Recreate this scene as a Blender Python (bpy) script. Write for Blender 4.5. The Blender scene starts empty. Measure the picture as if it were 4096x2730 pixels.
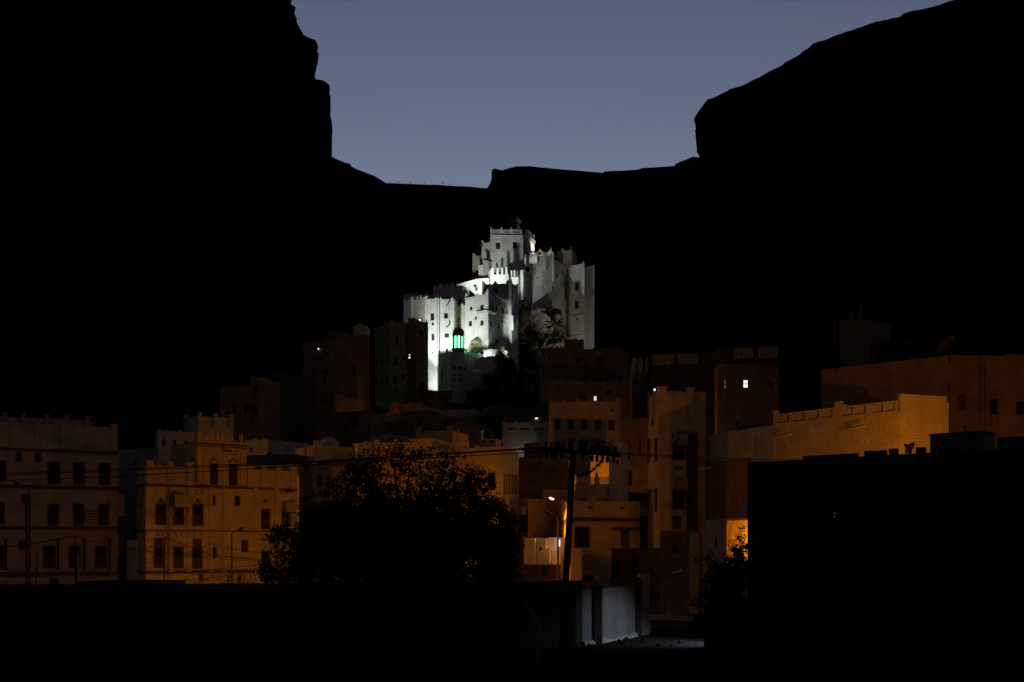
import bpy, bmesh, math, random
from mathutils import Vector, Matrix, noise
R = math.radians
random.seed(11)
C = bpy.context.scene.collection
SC = bpy.context.scene

# ------------------------------------------------------------------ camera
F = 4551.0            # focal length in photo pixels (4096 wide)
HZ = 2200.0           # horizon row of the photo
CZ = 5.0              # eye height over the street
cam = bpy.data.cameras.new('camera'); co = bpy.data.objects.new('camera', cam); C.objects.link(co)
co.location = (0, 0, CZ); co.rotation_euler = (R(90), 0, 0)
cam.sensor_width = 36; cam.lens = F/4096*36; cam.shift_y = (HZ-1365)/4096
cam.clip_start = 0.1; cam.clip_end = 6000
SC.camera = co
# ------------------------------------------------------------------ sky (after sunset, glow ahead)
SUN_EL = -4.5
w = bpy.data.worlds.new('World'); SC.world = w; w.use_nodes = True
nt = w.node_tree; bg = nt.nodes['Background']
sk = nt.nodes.new('ShaderNodeTexSky'); sk.sky_type = 'NISHITA'; sk.sun_disc = False
sk.sun_elevation = R(SUN_EL); sk.sun_rotation = R(0); sk.air_density = 1.0; sk.dust_density = 1.0; sk.ozone_density = 1.15
tint = nt.nodes.new('ShaderNodeMix'); tint.data_type = 'RGBA'; tint.blend_type = 'MULTIPLY'; tint.inputs[0].default_value = 1
tint.inputs[7].default_value = (1.09, 0.98, 0.965, 1)
nt.links.new(sk.outputs[0], tint.inputs[6]); nt.links.new(tint.outputs[2], bg.inputs[0])
bg.inputs[1].default_value = 0.15
# ------------------------------------------------------------------ exposure
SC.view_settings.view_transform = 'Standard'; SC.view_settings.look = 'None'
SC.view_settings.gamma = 1.0; EXPO = 4.75; SC.view_settings.exposure = EXPO; KX = 2**(3.1-EXPO)   # KX rescales lamps with the exposure
SC.cycles.use_denoising = True
SC.cycles.max_bounces = 4; SC.cycles.diffuse_bounces = 3
SC.cycles.sample_clamp_indirect = .03; SC.cycles.sample_clamp_direct = .25; SC.cycles.use_adaptive_sampling = False
SC.cycles.caustics_reflective = False; SC.cycles.caustics_refractive = False
ORANGE = (1.0, 0.33, 0.0); AMBER = (1.0, 0.32, 0.02); COOL = (0.90, 1.0, 0.97); WARMW = (1.0, 0.95, 0.72); BLUEW = (0.72, 0.85, 1.0)

# ------------------------------------------------------------------ lamp strengths and aims (photo sight line + distance)
LP = {'tower': 60, 'crag': 120, 'flats': 75, 'mid': 25, 'gable': 45, 'long': 40, 'rear': 50, 'yard': 80, 'red': 450, 'corner': 600, 'ochre': 64, 'upper': 150, 'block': 130, 'small': 190, 'strip': 140, 'street': 72, 'glare': 30, 'court': 1.7, 'screen': 3,
      'base_r': 150, 'base_l': 550, 'base_m': 1700, 'keep': 5000, 'terr_l': 600, 'lane': 75, 'terr_r': 60, 'ramp': 1150, 'east': 110, 'wing': 110, 'stair': 35}
FLOODS = [
 ('floodlight on the mosque roof aimed at the palace corner', (1928,1409,240.8), (1918,1240,246.5), 'base_r', COOL, 84, .5),
 ('floodlight on the mosque roof washing its low rear wall white', (1950,1428,242.0), (1950,1414,243.3), 'glare', COOL, 150, .5),
 ('floodlight behind the green house aimed up the palace left front', (1698,1600,243.4), (1800,1300,249.5), 'base_l', COOL, 110, .8),
 ('added fill floodlight behind the green house aimed across the palace front', (1678,1490,240.5), (1830,1290,249.5), 'base_m', COOL, 75, .8),  # second flood added so the upper palace front is not dim
 ('floodlight left of the roof parapet block aimed at the keep', (1902,1142,257), (2020,1010,269), 'terr_l', COOL, 130, .5),
 ('floodlight at the terrace right corner, glaring at the viewer side', (2058,1146,258.6), (2050,1050,266), 'terr_r', COOL, 130, .5),
 ('floodlight at the foot of the white stair wall', (1850,1165,260.5), (1872,1135,264), 'stair', COOL, 140, .5),
 ('floodlight at the right end of the mosque roof aimed up at the rampart', (2016,1420,243.3), (2205,1085,268), 'ramp', COOL, 48, .5),
 ('added low fill floodlight behind the brown flats aimed at the crag', (2290,1470,255), (2195,1330,262), 'crag', WARMW, 70, .8),  # added flood, put in to brighten the rock face
 ('floodlight behind the brown flats aimed up the east tower', (2350,1435,264), (2318,1230,274), 'east', WARMW, 100, .8),
 ('floodlight on the bastion roof aimed at the keep wing', (2158,1012,276), (2146,975,278), 'wing', WARMW, 165, .5),
]
# ------------------------------------------------------------------ materials
def mat(name, col, rough=0.9, var=0.25, scale=0.8, bump=0.3, streak=0.0, metal=0.0, spec=0.2, stain=None, brick=False, fine=14):
    m = bpy.data.materials.new(name); m.use_nodes = True
    n = m.node_tree.nodes; l = m.node_tree.links; b = n['Principled BSDF']
    b.inputs['Roughness'].default_value = rough; b.inputs['Metallic'].default_value = metal
    b.inputs['Specular IOR Level'].default_value = spec
    geo = n.new('ShaderNodeNewGeometry')
    nz = n.new('ShaderNodeTexNoise'); nz.inputs['Scale'].default_value = scale; nz.inputs['Detail'].default_value = 7; nz.inputs['Roughness'].default_value = .65
    l.new(geo.outputs['Position'], nz.inputs['Vector'])
    mr = n.new('ShaderNodeMapRange'); mr.inputs[1].default_value = .25; mr.inputs[2].default_value = .75
    mr.inputs[3].default_value = 1-var; mr.inputs[4].default_value = 1+var*.6
    l.new(nz.outputs['Fac'], mr.inputs[0])
    mx = n.new('ShaderNodeMix'); mx.data_type = 'RGBA'; mx.blend_type = 'MULTIPLY'; mx.inputs[0].default_value = 1
    mx.inputs[6].default_value = (*col, 1)
    l.new(mr.outputs[0], mx.inputs[7])
    out = mx.outputs[2]
    if streak or stain:
        mp = n.new('ShaderNodeMapping'); mp.inputs['Scale'].default_value = (1.3, 1.3, 0.10)
        l.new(geo.outputs['Position'], mp.inputs['Vector'])
        n2 = n.new('ShaderNodeTexNoise'); n2.inputs['Scale'].default_value = 1.1; n2.inputs['Detail'].default_value = 5
        l.new(mp.outputs[0], n2.inputs['Vector'])
        m2 = n.new('ShaderNodeMapRange'); m2.inputs[1].default_value = .55; m2.inputs[2].default_value = .75
        m2.inputs[4].default_value = max(streak, .01)
        l.new(n2.outputs['Fac'], m2.inputs[0])
        mx2 = n.new('ShaderNodeMix'); mx2.data_type = 'RGBA'
        sc = stain or tuple(c*.55 for c in col)
        mx2.inputs[7].default_value = (*sc, 1)
        l.new(m2.outputs[0], mx2.inputs[0]); l.new(out, mx2.inputs[6]); out = mx2.outputs[2]
    l.new(out, b.inputs['Base Color'])
    if bump:
        bp = n.new('ShaderNodeBump'); bp.inputs['Strength'].default_value = bump; bp.inputs['Distance'].default_value = .06
        n3 = n.new('ShaderNodeTexNoise'); n3.inputs['Scale'].default_value = fine/4; n3.inputs['Detail'].default_value = 6
        l.new(geo.outputs['Position'], n3.inputs['Vector'])
        h = n3.outputs['Fac']
        if brick:
            sp = n.new('ShaderNodeSeparateXYZ'); l.new(geo.outputs['Position'], sp.inputs[0])
            ad = n.new('ShaderNodeMath'); l.new(sp.outputs[0], ad.inputs[0]); l.new(sp.outputs[1], ad.inputs[1])
            cb = n.new('ShaderNodeCombineXYZ'); l.new(ad.outputs[0], cb.inputs[0]); l.new(sp.outputs[2], cb.inputs[1])
            bt = n.new('ShaderNodeTexBrick'); bt.inputs['Scale'].default_value = 1.0
            bt.inputs['Brick Width'].default_value = .42; bt.inputs['Row Height'].default_value = .21; bt.inputs['Mortar Size'].default_value = .02
            bt.inputs['Color1'].default_value = (.9,.9,.9,1); bt.inputs['Color2'].default_value = (.6,.6,.6,1); bt.inputs['Mortar'].default_value = (0,0,0,1)
            l.new(cb.outputs[0], bt.inputs['Vector'])
            a2 = n.new('ShaderNodeMath'); l.new(bt.outputs['Color'], a2.inputs[0]); l.new(h, a2.inputs[1]); h = a2.outputs[0]
        l.new(h, bp.inputs['Height']); l.new(bp.outputs[0], b.inputs['Normal'])
    return m
def emit(name, col, s):
    m = bpy.data.materials.new(name); m.use_nodes = True; s = s*KX; n = m.node_tree.nodes; b = n['Principled BSDF']
    b.inputs['Base Color'].default_value = (*col, 1); b.inputs['Emission Color'].default_value = (*col, 1); b.inputs['Emission Strength'].default_value = s
    nz = n.new('ShaderNodeTexNoise'); nz.inputs['Scale'].default_value = 2.0
    mr = n.new('ShaderNodeMapRange'); mr.inputs[3].default_value = s*.75; mr.inputs[4].default_value = s*1.25
    m.node_tree.links.new(nz.outputs['Fac'], mr.inputs[0]); m.node_tree.links.new(mr.outputs[0], b.inputs['Emission Strength'])
    m.cycles.emission_sampling = 'FRONT' if 'green tube' in name else 'NONE'      # the lamp itself lights the place; its glass only shows it
    return m
M = {}
M['white'] = mat('whitewash', (.74,.73,.69), var=.30, scale=.6, streak=.45, stain=(.47,.40,.29), bump=.5, fine=6)
M['white2'] = mat('aged whitewash', (.60,.56,.45), var=.35, scale=.5, streak=.6, stain=(.40,.32,.20), bump=.5, fine=6)
M['cream'] = mat('cream plaster', (.48,.38,.23), var=.35, scale=.7, streak=.55, bump=.5)
M['pale'] = mat('pale plaster', (.47,.39,.29), var=.32, scale=.8, streak=.5, bump=.5)
M['grey'] = mat('grey plaster', (.36,.35,.34), var=.35, scale=.8, streak=.5, bump=.5)
M['green'] = mat('greenish plaster', (.31,.36,.16), var=.2, scale=.5, streak=.3)
M['mosque'] = mat('mosque plaster', (.62,.61,.60), var=.15, scale=.5, streak=.2)
M['yellow'] = mat('ochre plaster', (.52,.38,.16), var=.32, scale=.8, streak=.5, bump=.5)
M['mud'] = mat('mud brick', (.27,.17,.10), var=.4, scale=.8, streak=.5, bump=.9, brick=True)
M['redmud'] = mat('red mud plaster', (.21,.135,.09), var=.5, scale=.9, streak=.6, bump=.9)
M['brown'] = mat('brown mud plaster', (.21,.15,.105), var=.5, scale=.9, streak=.6, bump=.9)
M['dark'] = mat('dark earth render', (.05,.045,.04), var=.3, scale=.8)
M['block'] = mat('concrete block', (.46,.36,.22), var=.25, scale=.9, streak=.35, bump=1.0, brick=True)
M['conc'] = mat('concrete', (.42,.41,.40), var=.25, scale=1.2, streak=.35, bump=.5)
M['trim'] = mat('dark painted trim', (.10,.065,.045), var=.2, bump=.1)
M['red'] = mat('maroon shutter wood', (.085,.02,.022), var=.25, scale=3, bump=.2, rough=.7)
M['wood'] = mat('brown shutter wood', (.065,.037,.02), var=.3, scale=3, bump=.2, rough=.7)
M['void'] = mat('dark interior', (.012,.011,.010), var=.2, bump=0)
M['glass'] = mat('dark window glass', (.02,.022,.025), rough=.25, var=.1, bump=0, spec=.5)
M['metal'] = mat('dark weathered steel', (.05,.05,.05), rough=.6, var=.3, scale=4, bump=.1, metal=.4)
M['rust'] = mat('galvanised steel', (.30,.29,.27), rough=.55, var=.25, scale=4, bump=.1, metal=.5)
M['polewood'] = mat('tarred pole wood', (.035,.028,.022), var=.4, scale=5, bump=.4)
M['cable'] = mat('black cable rubber', (.012,.012,.012), var=.1, bump=0, rough=.7)
M['rock'] = mat('limestone crag', (.21,.175,.13), var=.55, scale=.9, bump=1.0, fine=10)
M['rock2'] = mat('tan boulder stone', (.42,.34,.22), var=.5, scale=1.2, bump=1.0, fine=12)
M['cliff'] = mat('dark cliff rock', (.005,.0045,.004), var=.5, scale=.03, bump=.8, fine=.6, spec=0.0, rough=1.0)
M['ground'] = mat('dry earth', (.015,.012,.009), var=.4, scale=.3, bump=.8, fine=9, spec=0.0)
M['olive'] = mat('olive plaster', (.10,.11,.065), var=.3, scale=.6, streak=.3)
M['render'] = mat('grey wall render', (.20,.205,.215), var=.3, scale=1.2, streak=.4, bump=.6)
M['street'] = mat('dusty street', (.03,.03,.031), var=.35, scale=.9, bump=1.0, fine=22, spec=0.0)
M['leaf'] = mat('dark green leaf', (.008,.011,.005), var=.5, scale=1.5, bump=0, rough=.6)
M['leaf2'] = mat('grey green leaf', (.05,.055,.03), var=.5, scale=1.5, bump=0, rough=.7)
M['bark'] = mat('bark', (.06,.045,.03), var=.4, scale=4, bump=.5)
M['dome'] = mat('dark green dome tile', (.012,.03,.02), var=.3, scale=3, bump=.1, rough=.5)
M['tank'] = mat('faded tank plastic', (.10,.10,.11), var=.2, bump=.1, rough=.6)
M['dish'] = mat('pale dish enamel', (.55,.5,.42), var=.12, bump=0, rough=.5)
M['bluec'] = mat('blue tarpaulin', (.06,.08,.13), var=.3, scale=2, bump=.5)
M['tube'] = mat('white lamp tube', (.75,.70,.62), var=.08, bump=0, rough=.4)
E_ = {}
E_['sodium'] = emit('sodium lamp glow', (1,.62,.22), 7)
E_['sodium2'] = emit('dim sodium lamp glow', (1,.5,.1), .12)
E_['white'] = emit('white lamp glow', (.86,.93,1.0), .45)
E_['whitewin'] = emit('white lit room', (.80,1.0,.88), .14)
E_['bluewin'] = emit('blue white lit room', (.66,.80,1.0), .11)
E_['dimwin'] = emit('dim lit room', (.55,.62,.60), .018)
E_['greenwin'] = emit('green lit pane', (.28,.55,.35), .016)
E_['flood'] = emit('floodlight glass glow', (.95,1,1), 3)
E_['greenlamp'] = emit('green tube glow', (.10,1.0,.30), 1.5)
E_['greencore'] = emit('green tube core', (.55,1.0,.72), .50)

# ------------------------------------------------------------------ mesh helpers
WL = {}
class MB:
    def __init__(s): s.v = []; s.f = []; s.smooth = False
    def quad(s, a, b, c, d):
        i = len(s.v); s.v += [a, b, c, d]; s.f.append((i, i+1, i+2, i+3))
    def poly(s, pts):
        i = len(s.v); s.v += list(pts); s.f.append(tuple(range(i, i+len(pts))))
    def box(s, o, ux, uy, uz):
        o = Vector(o); ux = Vector(ux); uy = Vector(uy); uz = Vector(uz)
        p = [o, o+ux, o+ux+uy, o+uy, o+uz, o+ux+uz, o+ux+uy+uz, o+uy+uz]; i = len(s.v); s.v += p
        s.f += [tuple(i+k for k in q) for q in ((0,3,2,1),(4,5,6,7),(0,1,5,4),(1,2,6,5),(2,3,7,6),(3,0,4,7))]
    def cbox(s, c, sx, sy, sz, rz=0):
        ca, sa = math.cos(rz), math.sin(rz)
        ux = Vector((ca*sx, sa*sx, 0)); uy = Vector((-sa*sy, ca*sy, 0)); uz = Vector((0,0,sz))
        s.box(Vector(c)-ux/2-uy/2-uz/2, ux, uy, uz)
    def prism(s, pts, off):           # polygon pts extruded by vector off
        off = Vector(off); n = len(pts); i = len(s.v); pts = [Vector(p) for p in pts]
        s.v += pts + [p+off for p in pts]
        s.f.append(tuple(range(i, i+n))); s.f.append(tuple(i+n+k for k in reversed(range(n))))
        for k in range(n):
            j = (k+1) % n; s.f.append((i+j, i+k, i+n+k, i+n+j))
    def tube(s, pts, r, n=8, cap=True):
        pts = [Vector(p) for p in pts]; rs = r if isinstance(r, (list, tuple)) else [r]*len(pts)
        base = len(s.v); prev = None
        for k, p in enumerate(pts):
            d = (pts[min(k+1, len(pts)-1)] - pts[max(k-1, 0)])
            d = d.normalized() if d.length > 1e-6 else Vector((0,0,1))
            a = prev if prev is not None else (Vector((0,0,1)) if abs(d.z) < .9 else Vector((1,0,0)))
            x = (a - d*a.dot(d)); x = x.normalized() if x.length > 1e-5 else d.orthogonal().normalized()
            prev = x; y = d.cross(x)
            for q in range(n):
                t = 2*math.pi*q/n; s.v.append(p + (x*math.cos(t)+y*math.sin(t))*rs[k])
        for k in range(len(pts)-1):
            for q in range(n):
                a = base+k*n+q; b = base+k*n+(q+1) % n
                s.f.append((a, b, b+n, a+n))
        if cap:
            s.f.append(tuple(base+q for q in reversed(range(n)))); e = base+(len(pts)-1)*n
            s.f.append(tuple(e+q for q in range(n)))
    def lathe(s, c, prof, n=20, a0=0, a1=2*math.pi, axis=None):
        c = Vector(c); base = len(s.v); full = abs(a1-a0-2*math.pi) < 1e-6; m = n if full else n+1
        rot = axis.to_track_quat('Z', 'Y').to_matrix() if axis else Matrix.Identity(3)
        for (r, z) in prof:
            for q in range(m):
                t = a0+(a1-a0)*q/n; s.v.append(c + rot @ Vector((r*math.cos(t), r*math.sin(t), z)))
        for k in range(len(prof)-1):
            for q in range(n):
                a = base+k*m+q; b = base+k*m+(q+1) % m
                s.f.append((a, b, b+m, a+m))
    def build(s, name, m, parent=None, smooth=False):
        o = Vector((0,0,0)) if parent is None else WL[parent.name]
        me = bpy.data.meshes.new(name); me.from_pydata([tuple(Vector(p)-o) for p in s.v], [], s.f)
        bm = bmesh.new(); bm.from_mesh(me); bmesh.ops.remove_doubles(bm, verts=bm.verts, dist=.0005)
        bmesh.ops.recalc_face_normals(bm, faces=bm.faces); bm.to_mesh(me); bm.free()
        me.materials.append(m)
        if smooth:
            for p in me.polygons: p.use_smooth = True
        ob = bpy.data.objects.new(name, me); C.objects.link(ob)
        if parent is not None: ob.parent = parent
        WL[ob.name] = o
        return ob
def tag(o, label, cat, group=None):
    o['label'] = label; o['category'] = cat
    if group: o['group'] = group
    return o
def thing(name, label, cat, loc=(0,0,0), group=None):
    o = bpy.data.objects.new(name, None); C.objects.link(o); o.location = loc; o.empty_display_size = .3
    WL[o.name] = Vector(loc); return tag(o, label, cat, group)
def structure(o): o['kind'] = 'structure'; return o
def P(px, py, Y): return Vector(((px-2048)/F*Y, Y, CZ+(HZ-py)/F*Y))
def PX(px, Y): return Vector(((px-2048)/F*Y, Y))
def ZZ(py, Y): return CZ+(HZ-py)/F*Y
def copy_tree(o, off, parent=None):
    c = o.copy(); C.objects.link(c)
    if parent is None: c.location = o.location + Vector(off)
    else: c.parent = parent
    WL[c.name] = WL[o.name] + Vector(off)
    for ch in list(o.children): copy_tree(ch, off, c)
    return c
# ------------------------------------------------------------------ ground
PROF = [(-200,0),(68,0),(84,.5),(106,1.4),(130,8.5),(165,18),(200,27),(236,35.5),(262,39),(300,43),(420,52),(900,60),(3000,60)]
def gz(x, y):
    for (a, za), (b, zb) in zip(PROF, PROF[1:]):
        if y <= b:
            t = (y-a)/(b-a); z = za+(zb-za)*max(t, 0); break
    else: z = 60
    if y > 70: z += 1.2*noise.noise(Vector((x*.03, y*.03, 0)))*min(1, (y-70)/40)
    return z
mb = MB()
ys = [-120,-60,-20,10,25]+[30+2*i for i in range(36)]+[104+5*i for i in range(40)]+[310,340,380,430,500,600,750,950,1300,2000,3000]
xs = [-2500,-1200,-600,-300,-160]+[-100+4*i for i in range(51)]+[160,300,600,1200,2500]
for y in ys:
    for x in xs:
        j = .05*noise.noise(Vector((x*.6, y*.6, 3))) if y < 90 else .4*noise.noise(Vector((x*.2, y*.2, 3)))
        mb.v.append(Vector((x, y, gz(x, y)+j)))
nx = len(xs)
for i in range(len(ys)-1):
    for k in range(nx-1): mb.f.append((i*nx+k, i*nx+k+1, (i+1)*nx+k+1, (i+1)*nx+k))
structure(mb.build('ground', M['ground'], smooth=True))
mb = MB()                                   # dusty street sheet running from the camera side past the compound wall
sx = []
for i in range(60):
    y = 20+i*.9
    xl = -22+(y-20)*.05; xr = 14+(y-20)*.07
    row = []
    for k in range(46):
        x = xl+(xr-xl)*k/45
        mb.v.append(Vector((x, y, gz(x, y)+.09+.05*noise.noise(Vector((x*1.7, y*1.7, 7)))+.025*noise.noise(Vector((x*5, y*5, 1))))))
for i in range(59):
    for k in range(45): a = i*46+k; mb.f.append((a, a+1, a+47, a+46))
structure(mb.build('street', M['street'], smooth=True))

# ------------------------------------------------------------------ cliffs and ridge
def fbm(p, o=5):
    v = 0; a = 1
    for _ in range(o): v += a*noise.noise(p); p = p*2.03; a *= .5
    return v
def densify(pts, step, jag, seed):
    out = []
    for (a, b) in zip(pts, pts[1:]):
        a = Vector((a[0], a[1])); b = Vector((b[0], b[1])); n = max(1, int((b-a).length/step))
        for k in range(n):
            p = a.lerp(b, k/n); nrm = Vector((-(b-a).y, (b-a).x)).normalized()
            p = p + nrm*jag*fbm(Vector((p.x*.025, p.y*.025, seed)), 4)
            out.append(p)
    out.append(Vector((pts[-1][0], pts[-1][1]))); return out
def massif(name, pts, Y, d1, d2, n1, n2, len1, len2, step, jag, seed, rough):
    prof = densify(pts, step, jag, seed); mb = MB(); cols = []
    ts = [(-len2*(1-k/n2), 2) for k in range(n2)] + [(len1*(k/n1)**1.6, 1) for k in range(n1+1)]
    for p in prof:
        b = P(p.x, p.y, Y)
        for (t, s) in ts:
            d = Vector(d2)*(-t) if s == 2 else Vector(d1)*t
            q = b + d
            k = min(1, abs(t)/60)
            if k > 0:
                q = q + Vector((fbm(q*.02)*rough, fbm(q*.02+Vector((9,1,4)))*rough, -abs(fbm(q*.015+Vector((3,7,1))))*rough*.6))*k
            mb.v.append(q)
    m = len(ts)
    for i in range(len(prof)-1):
        for k in range(m-1): a = i*m+k; mb.f.append((a, a+1, a+m+1, a+m))
    return structure(mb.build(name, M['cliff'], smooth=False))
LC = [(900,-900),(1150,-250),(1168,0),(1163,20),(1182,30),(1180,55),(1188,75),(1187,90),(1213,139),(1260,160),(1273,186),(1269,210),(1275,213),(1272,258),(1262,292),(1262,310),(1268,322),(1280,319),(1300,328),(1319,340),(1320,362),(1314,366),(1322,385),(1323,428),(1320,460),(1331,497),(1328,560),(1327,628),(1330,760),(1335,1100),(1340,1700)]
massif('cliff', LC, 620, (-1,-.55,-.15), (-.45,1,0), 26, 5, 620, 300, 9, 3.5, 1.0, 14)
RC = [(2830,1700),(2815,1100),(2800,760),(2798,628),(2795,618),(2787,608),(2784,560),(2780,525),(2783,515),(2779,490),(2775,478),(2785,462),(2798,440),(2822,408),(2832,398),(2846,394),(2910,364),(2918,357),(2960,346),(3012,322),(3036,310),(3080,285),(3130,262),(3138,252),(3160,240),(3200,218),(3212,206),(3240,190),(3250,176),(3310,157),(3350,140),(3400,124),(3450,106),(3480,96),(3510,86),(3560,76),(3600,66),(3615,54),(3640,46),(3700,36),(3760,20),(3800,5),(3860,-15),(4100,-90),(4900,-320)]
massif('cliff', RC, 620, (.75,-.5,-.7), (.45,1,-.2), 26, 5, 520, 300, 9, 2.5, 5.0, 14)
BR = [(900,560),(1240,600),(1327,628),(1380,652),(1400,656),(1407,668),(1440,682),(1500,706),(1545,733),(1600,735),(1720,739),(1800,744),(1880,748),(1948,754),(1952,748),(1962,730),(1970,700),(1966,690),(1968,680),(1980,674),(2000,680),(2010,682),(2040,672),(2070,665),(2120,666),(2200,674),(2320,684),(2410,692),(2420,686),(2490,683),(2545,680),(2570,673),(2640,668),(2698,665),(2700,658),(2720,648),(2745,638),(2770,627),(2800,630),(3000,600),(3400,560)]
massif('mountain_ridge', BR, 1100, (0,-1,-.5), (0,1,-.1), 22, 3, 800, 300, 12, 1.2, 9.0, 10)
for i, (px, py) in enumerate([(1561,733),(1594,734),(1641,735),(1697,737),(1771,741),(1800,744)]):
    b = P(px, py, 1099); t = thing('desert_tree', 'tiny desert tree on the far skyline, %s from the left' % ('first','second','third','fourth','fifth','sixth')[i], 'tree', b-Vector((0,0,.8)), 'desert trees on the far skyline')
    m_ = MB(); h = [1.0,1.2,1.3,1.2,2.2,1.6][i]
    m_.tube([b-Vector((0,0,.8)), b+Vector((.1,0,h*.6))], [.18,.1], 5); m_.build('trunk', M['bark'], t)
    m_ = MB()
    for k in range(70):
        c = b+Vector((random.gauss(0,.8*h*.5), random.gauss(0,.5), h*.7+random.random()*h*.5)); d = Vector((random.uniform(-1,1),random.uniform(-1,1),random.uniform(-1,1)))*.35
        e = Vector((random.uniform(-1,1),random.uniform(-1,1),random.uniform(-1,1)))*.35; m_.poly([c, c+d, c+e])
    m_.build('crown', M['leaf2'], t)

# ------------------------------------------------------------------ building kit
def plan_hit(a, b, px):           # where the sight line through column px meets the plan line a-b: (metres along, depth)
    k = (px-2048)/F; u = b-a; L = u.length; u = u/L
    den = u.x-k*u.y
    s = (k*a.y-a.x)/den
    return s, a.y+u.y*s
class Edge:
    def __init__(s, a, b):
        s.a = a; s.b = b; s.L = (b-a).length; s.u = (b-a)/s.L; s.n = Vector((s.u.y, -s.u.x))
    def p(s, u, z, d=0): q = s.a+s.u*u-s.n*d; return Vector((q.x, q.y, z))     # d = depth behind the face
    def U(s): return Vector((s.u.x, s.u.y, 0))
    def N(s): return Vector((s.n.x, s.n.y, 0))
    def at(s, px, py):
        u, Y = plan_hit(s.a, s.b, px); return u, ZZ(py, Y), Y
def wall_grid(mb, e, z0, z1, holes, rec=.22):
    us = sorted({0, e.L, *[h[0] for h in holes], *[h[1] for h in holes]}); zs = sorted({z0, z1, *[h[2] for h in holes], *[h[3] for h in holes]})
    for i in range(len(us)-1):
        for k in range(len(zs)-1):
            um = (us[i]+us[i+1])/2; zm = (zs[k]+zs[k+1])/2
            if any(h[0] < um < h[1] and h[2] < zm < h[3] for h in holes): continue
            mb.quad(e.p(us[i], zs[k]), e.p(us[i+1], zs[k]), e.p(us[i+1], zs[k+1]), e.p(us[i], zs[k+1]))
    for (a, b, c, d) in holes:
        for (p, q) in (((a,c),(b,c)),((b,c),(b,d)),((b,d),(a,d)),((a,d),(a,c))):
            mb.quad(e.p(p[0],p[1]), e.p(q[0],q[1]), e.p(q[0],q[1],rec), e.p(p[0],p[1],rec))
def wbox(mb, e, u0, u1, z0, z1, d0, d1):   # box on a face, from depth d0 to d1 (negative = proud)
    mb.box(e.p(u0, z0, d1), e.U()*(u1-u0), e.N()*(d1-d0), Vector((0,0,z1-z0)))
def step_fn(L, base, merl):
    br = {0.0, L}
    for (u, hw, rise, st) in merl:
        for j in range(st):
            for sgn in (-1, 1):
                x = u+sgn*hw*(1-j/st)
                if 0 < x < L: br.add(x)
        if 0 < u < L: br.add(u)
    br = sorted(br); out = []
    for a, b in zip(br, br[1:]):
        if b-a < 1e-4: continue
        m = (a+b)/2; h = base
        for (u, hw, rise, st) in merl:
            q = abs(m-u)
            if q < hw: h = max(h, base+rise*min(st, math.floor((1-q/hw)*st)+1)/st)
        out.append((a, b, h))
    return out
def profile_prism(mb, e, z0, segs, thick, d0=0, u_off=0):
    pts = [(segs[0][0], z0)]
    for (a, b, h) in segs:
        if abs(pts[-1][1]-h) > 1e-4 or len(pts) == 1: pts.append((a, h))
        pts.append((b, h))
    pts.append((segs[-1][1], z0))
    cl = [pts[0]]
    for p in pts[1:]:
        if abs(p[0]-cl[-1][0])+abs(p[1]-cl[-1][1]) > 1e-4: cl.append(p)
    mb.prism([e.p(u+u_off, z, d0) for (u, z) in cl], -e.N()*thick)
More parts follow.
